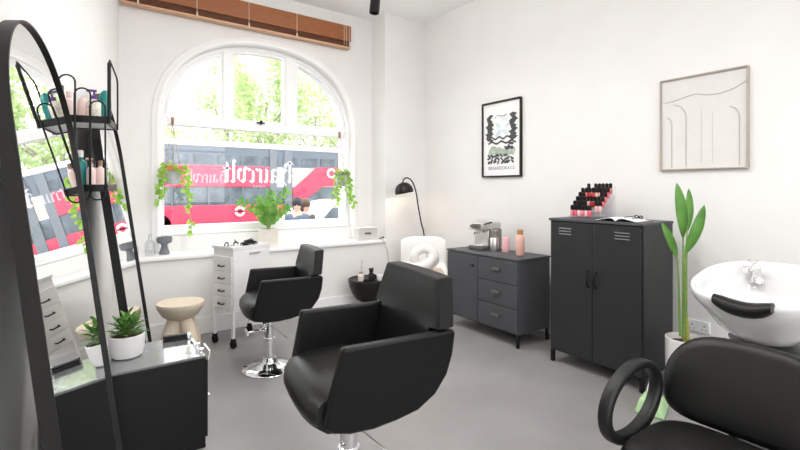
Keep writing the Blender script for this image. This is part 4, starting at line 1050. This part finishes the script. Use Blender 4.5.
# trees
def tree(label, x, y, zc, rx, rz_, n_, seed, zb=None):
    rnd = random.Random(seed); t = thing('street_tree', label, 'tree', (x, y, STZ), 0, 'street trees behind the bus')
    w = MB(); w.tube(smooth_path([(0, 0, 0), (.1, 0, zc*.35), (-.1, 0, zc*.7), (0, 0, zc)], 4), [.22-.012*k for k in range(13)], 10)
    for k in range(7):
        a = rnd.uniform(0, 2*PI); z0 = zc*rnd.uniform(.45, .85)
        w.tube(smooth_path([(0, 0, z0), (rx*.35*math.cos(a), rx*.35*math.sin(a), z0+rz_*.25), (rx*.75*math.cos(a), rx*.75*math.sin(a), z0+rz_*.6)], 4), [.10-.008*k2 for k2 in range(9)], 6)
    w.build('trunk', 'bark', t)
    lf = MB(); cl = []
    for k in range(26):
        a = rnd.uniform(0, 2*PI); b = rnd.uniform(-1, 1); r = rnd.uniform(.35, 1)**.6; c_ = math.sqrt(1-b*b)
        cl.append((rx*r*c_*math.cos(a), rx*.7*r*c_*math.sin(a), zc+rz_*r*b))
    for k in range(n_):
        c_ = cl[k % len(cl)]; sg = rx*.24
        p_ = Vector((rnd.gauss(c_[0], sg), rnd.gauss(c_[1], sg), rnd.gauss(c_[2], sg)))
        d = Vector((rnd.uniform(-1, 1), rnd.uniform(-1, 1), rnd.uniform(-1, .4))); add_leaf(lf, p_, d, rnd.uniform(.22, .42), .22, (rnd.uniform(-1, 1), -1, rnd.uniform(-.5, 1)), .1, .1, n=2)
    lf.build('crown', 'leaf_tree', t, smooth=0, fix=False)
tree('low pale street tree seen left of the others above the bus', 3.9, 27, 4.1, 2.2, .9, 1200, 1)
tree('pale green tree filling the left of the middle arched light', 9.6, 37, 9.0, 2.6, 3.8, 2400, 2)
tree('pale green tree rising behind the middle of the window', 9.6, 28, 7.4, 2.3, 3.4, 2300, 3)
tree('pale green tree with bare grey branches in the right arched light', 18.0, 39, 8.8, 3.0, 4.0, 2200, 4)
tree('broad pale street tree furthest to the right above the bus', 16.0, 28, 6.6, 2.5, 3.0, 1900, 5)
# two passers-by
def person(label, x, y, rz, h, hairm, coatm):
    p = thing('person', label, 'person', (x, y, STZ), rz, 'passers-by outside the window')
    s = h/1.75
    def skin(name, chains, m, parent, root):
        bm = bmesh.new(); lay = bm.verts.layers.skin.verify(); vm = {}
        for ch in chains:
            prev = None
            for (key, pos, r) in ch:
                if key not in vm:
                    v = bm.verts.new(Vector(pos)*s); v[lay].radius = (r*s, r*s*.85); v[lay].use_root = (key == root); vm[key] = v
                if prev is not None and prev is not vm[key]: bm.edges.new((prev, vm[key]))
                prev = vm[key]
        me = bpy.data.meshes.new(name); bm.to_mesh(me); bm.free(); o = bpy.data.objects.new(name, me); col.objects.link(o); me.materials.append(M[m]); o.parent = parent
        o.modifiers.new('skin', 'SKIN').use_smooth_shade = True; k = o.modifiers.new('sub', 'SUBSURF'); k.levels = 1; k.render_levels = 1
        return o
    def body(g, hands):
        ch = [[('pel', (0, 0, .95), .125+g), ('wst', (0, .0, 1.08), .115+g), ('che', (0, 0, 1.28), .14+g), ('sho', (0, .01, 1.42), .10+g), ('nk', (0, .01, 1.50), .052), ('hd', (0, -.01, 1.56), .062), ('hd2', (0, -.02, 1.64), .085), ('hd3', (0, -.01, 1.71), .05)]]
        for sg in (-1, 1):
            ch.append([('sho', (0, .01, 1.42), .1), ('s%d' % sg, (.17*sg, .01, 1.41), .058+g), ('e%d' % sg, (.22*sg, .03, 1.13), .042+g), ('w%d' % sg, (.22*sg, -.05, .89), .030+g), ('h%d' % sg, (.215*sg, -.07, .80), .034)])
            ch.append([('pel', (0, 0, .95), .12), ('hp%d' % sg, (.09*sg, 0, .88), .09+g), ('k%d' % sg, (.10*sg, -.01, .49), .058+g), ('a%d' % sg, (.10*sg, .02, .09), .040+g), ('f%d' % sg, (.11*sg, -.12, .04), .036)])
        return ch
    skin('body', body(0, True), 'skin', p, 'pel')
    co = [[('pel', (0, 0, .84), .15), ('wst', (0, 0, 1.08), .145), ('che', (0, 0, 1.28), .165), ('sho', (0, .01, 1.42), .115), ('nk', (0, .01, 1.475), .07)]]
    for sg in (-1, 1): co.append([('sho', (0, .01, 1.42), .1), ('s%d' % sg, (.17*sg, .01, 1.41), .075), ('e%d' % sg, (.22*sg, .03, 1.13), .058), ('w%d' % sg, (.22*sg, -.05, .88), .046)])
    skin('coat', co, coatm, p, 'pel')
    tr_ = [[('pel', (0, 0, .95), .14)]]
    for sg in (-1, 1): tr_.append([('pel', (0, 0, .95), .14), ('hp%d' % sg, (.09*sg, 0, .86), .105), ('k%d' % sg, (.10*sg, -.01, .49), .072), ('a%d' % sg, (.10*sg, .02, .10), .058)])
    skin('trousers', tr_, 'jeans', p, 'pel')
    MB().sphere((0, .02*s, 1.67*s), .105*s, sx=.92, sy=1.05, sz=1.05).sphere((0, .06*s, 1.58*s), .085*s).build('hair', hairm, p)
    f = MB(); f.sphere((-.034*s, -.098*s, 1.645*s), .009*s).sphere((.034*s, -.098*s, 1.645*s), .009*s); f.build('eyes', 'hair_d', p)
    MB().sphere((0, -.115*s, 1.61*s), .014*s, sz=1.6).build('nose', 'skin', p)
    return p
pq = atd(297, 205, 8.4); person('person in a blue-grey coat with black hair outside the window', pq.x, pq.y, -.4, 1.78, 'hair_d', 'coat_b')
pq = atd(306, 207, 8.9); person('person with brown hair in a charcoal coat beside the white car', pq.x, pq.y, .3, 1.74, 'hair_b', 'coat_k')

# ================================================================== LIGHT
wd_ = bpy.data.worlds.new('overcast_sky'); sc.world = wd_; wd_.use_nodes = True
nt = wd_.node_tree; bg = nt.nodes['Background']
tc = nt.nodes.new('ShaderNodeTexCoord'); nz = nt.nodes.new('ShaderNodeTexNoise'); nz.inputs['Scale'].default_value = 1.6; nz.inputs['Detail'].default_value = 4
rp = nt.nodes.new('ShaderNodeValToRGB'); rp.color_ramp.elements[0].color = (.90, .94, 1, 1); rp.color_ramp.elements[1].color = (1, 1, 1, 1)
nt.links.new(tc.outputs['Generated'], nz.inputs['Vector']); nt.links.new(nz.outputs['Fac'], rp.inputs['Fac']); nt.links.new(rp.outputs['Color'], bg.inputs['Color'])
bg.inputs['Strength'].default_value = 2.4
def portal(loc, rot, sx, sy):
    l = bpy.data.lights.new('window_portal', 'AREA'); l.shape = 'RECTANGLE'; l.size = sx; l.size_y = sy
    l.cycles.is_portal = True
    o = bpy.data.objects.new('window_portal', l); col.objects.link(o); o.location = loc; o.rotation_euler = rot
portal((CX, YW+.30, 1.95), (-PI/2, 0, 0), 2.1, 2.06)
portal((1.275, -2.74, 1.72), (PI/2, 0, 0), 4.05, 2.95)

# ================================================================== CAMERA + VIEW
cam = bpy.data.cameras.new('camera'); co_ = bpy.data.objects.new('camera', cam); col.objects.link(co_)
co_.location = EYE; co_.rotation_euler = (PI/2, 0, -YAW); cam.sensor_width = 36; cam.lens = FPX/800*36; cam.shift_y = -36/800; cam.clip_start = .05; cam.clip_end = 300
sc.camera = co_
vs = sc.view_settings
sc.display_settings.display_device = 'sRGB'
vs.view_transform = 'Standard'; vs.look = 'None'; vs.gamma = 1; vs.exposure = 0.74; vs.use_curve_mapping = False
cy = sc.cycles
cy.use_denoising = True; cy.max_bounces = 12; cy.diffuse_bounces = 8; cy.glossy_bounces = 6; cy.transparent_max_bounces = 24; cy.caustics_reflective = False; cy.caustics_refractive = False
cy.sample_clamp_indirect = 8
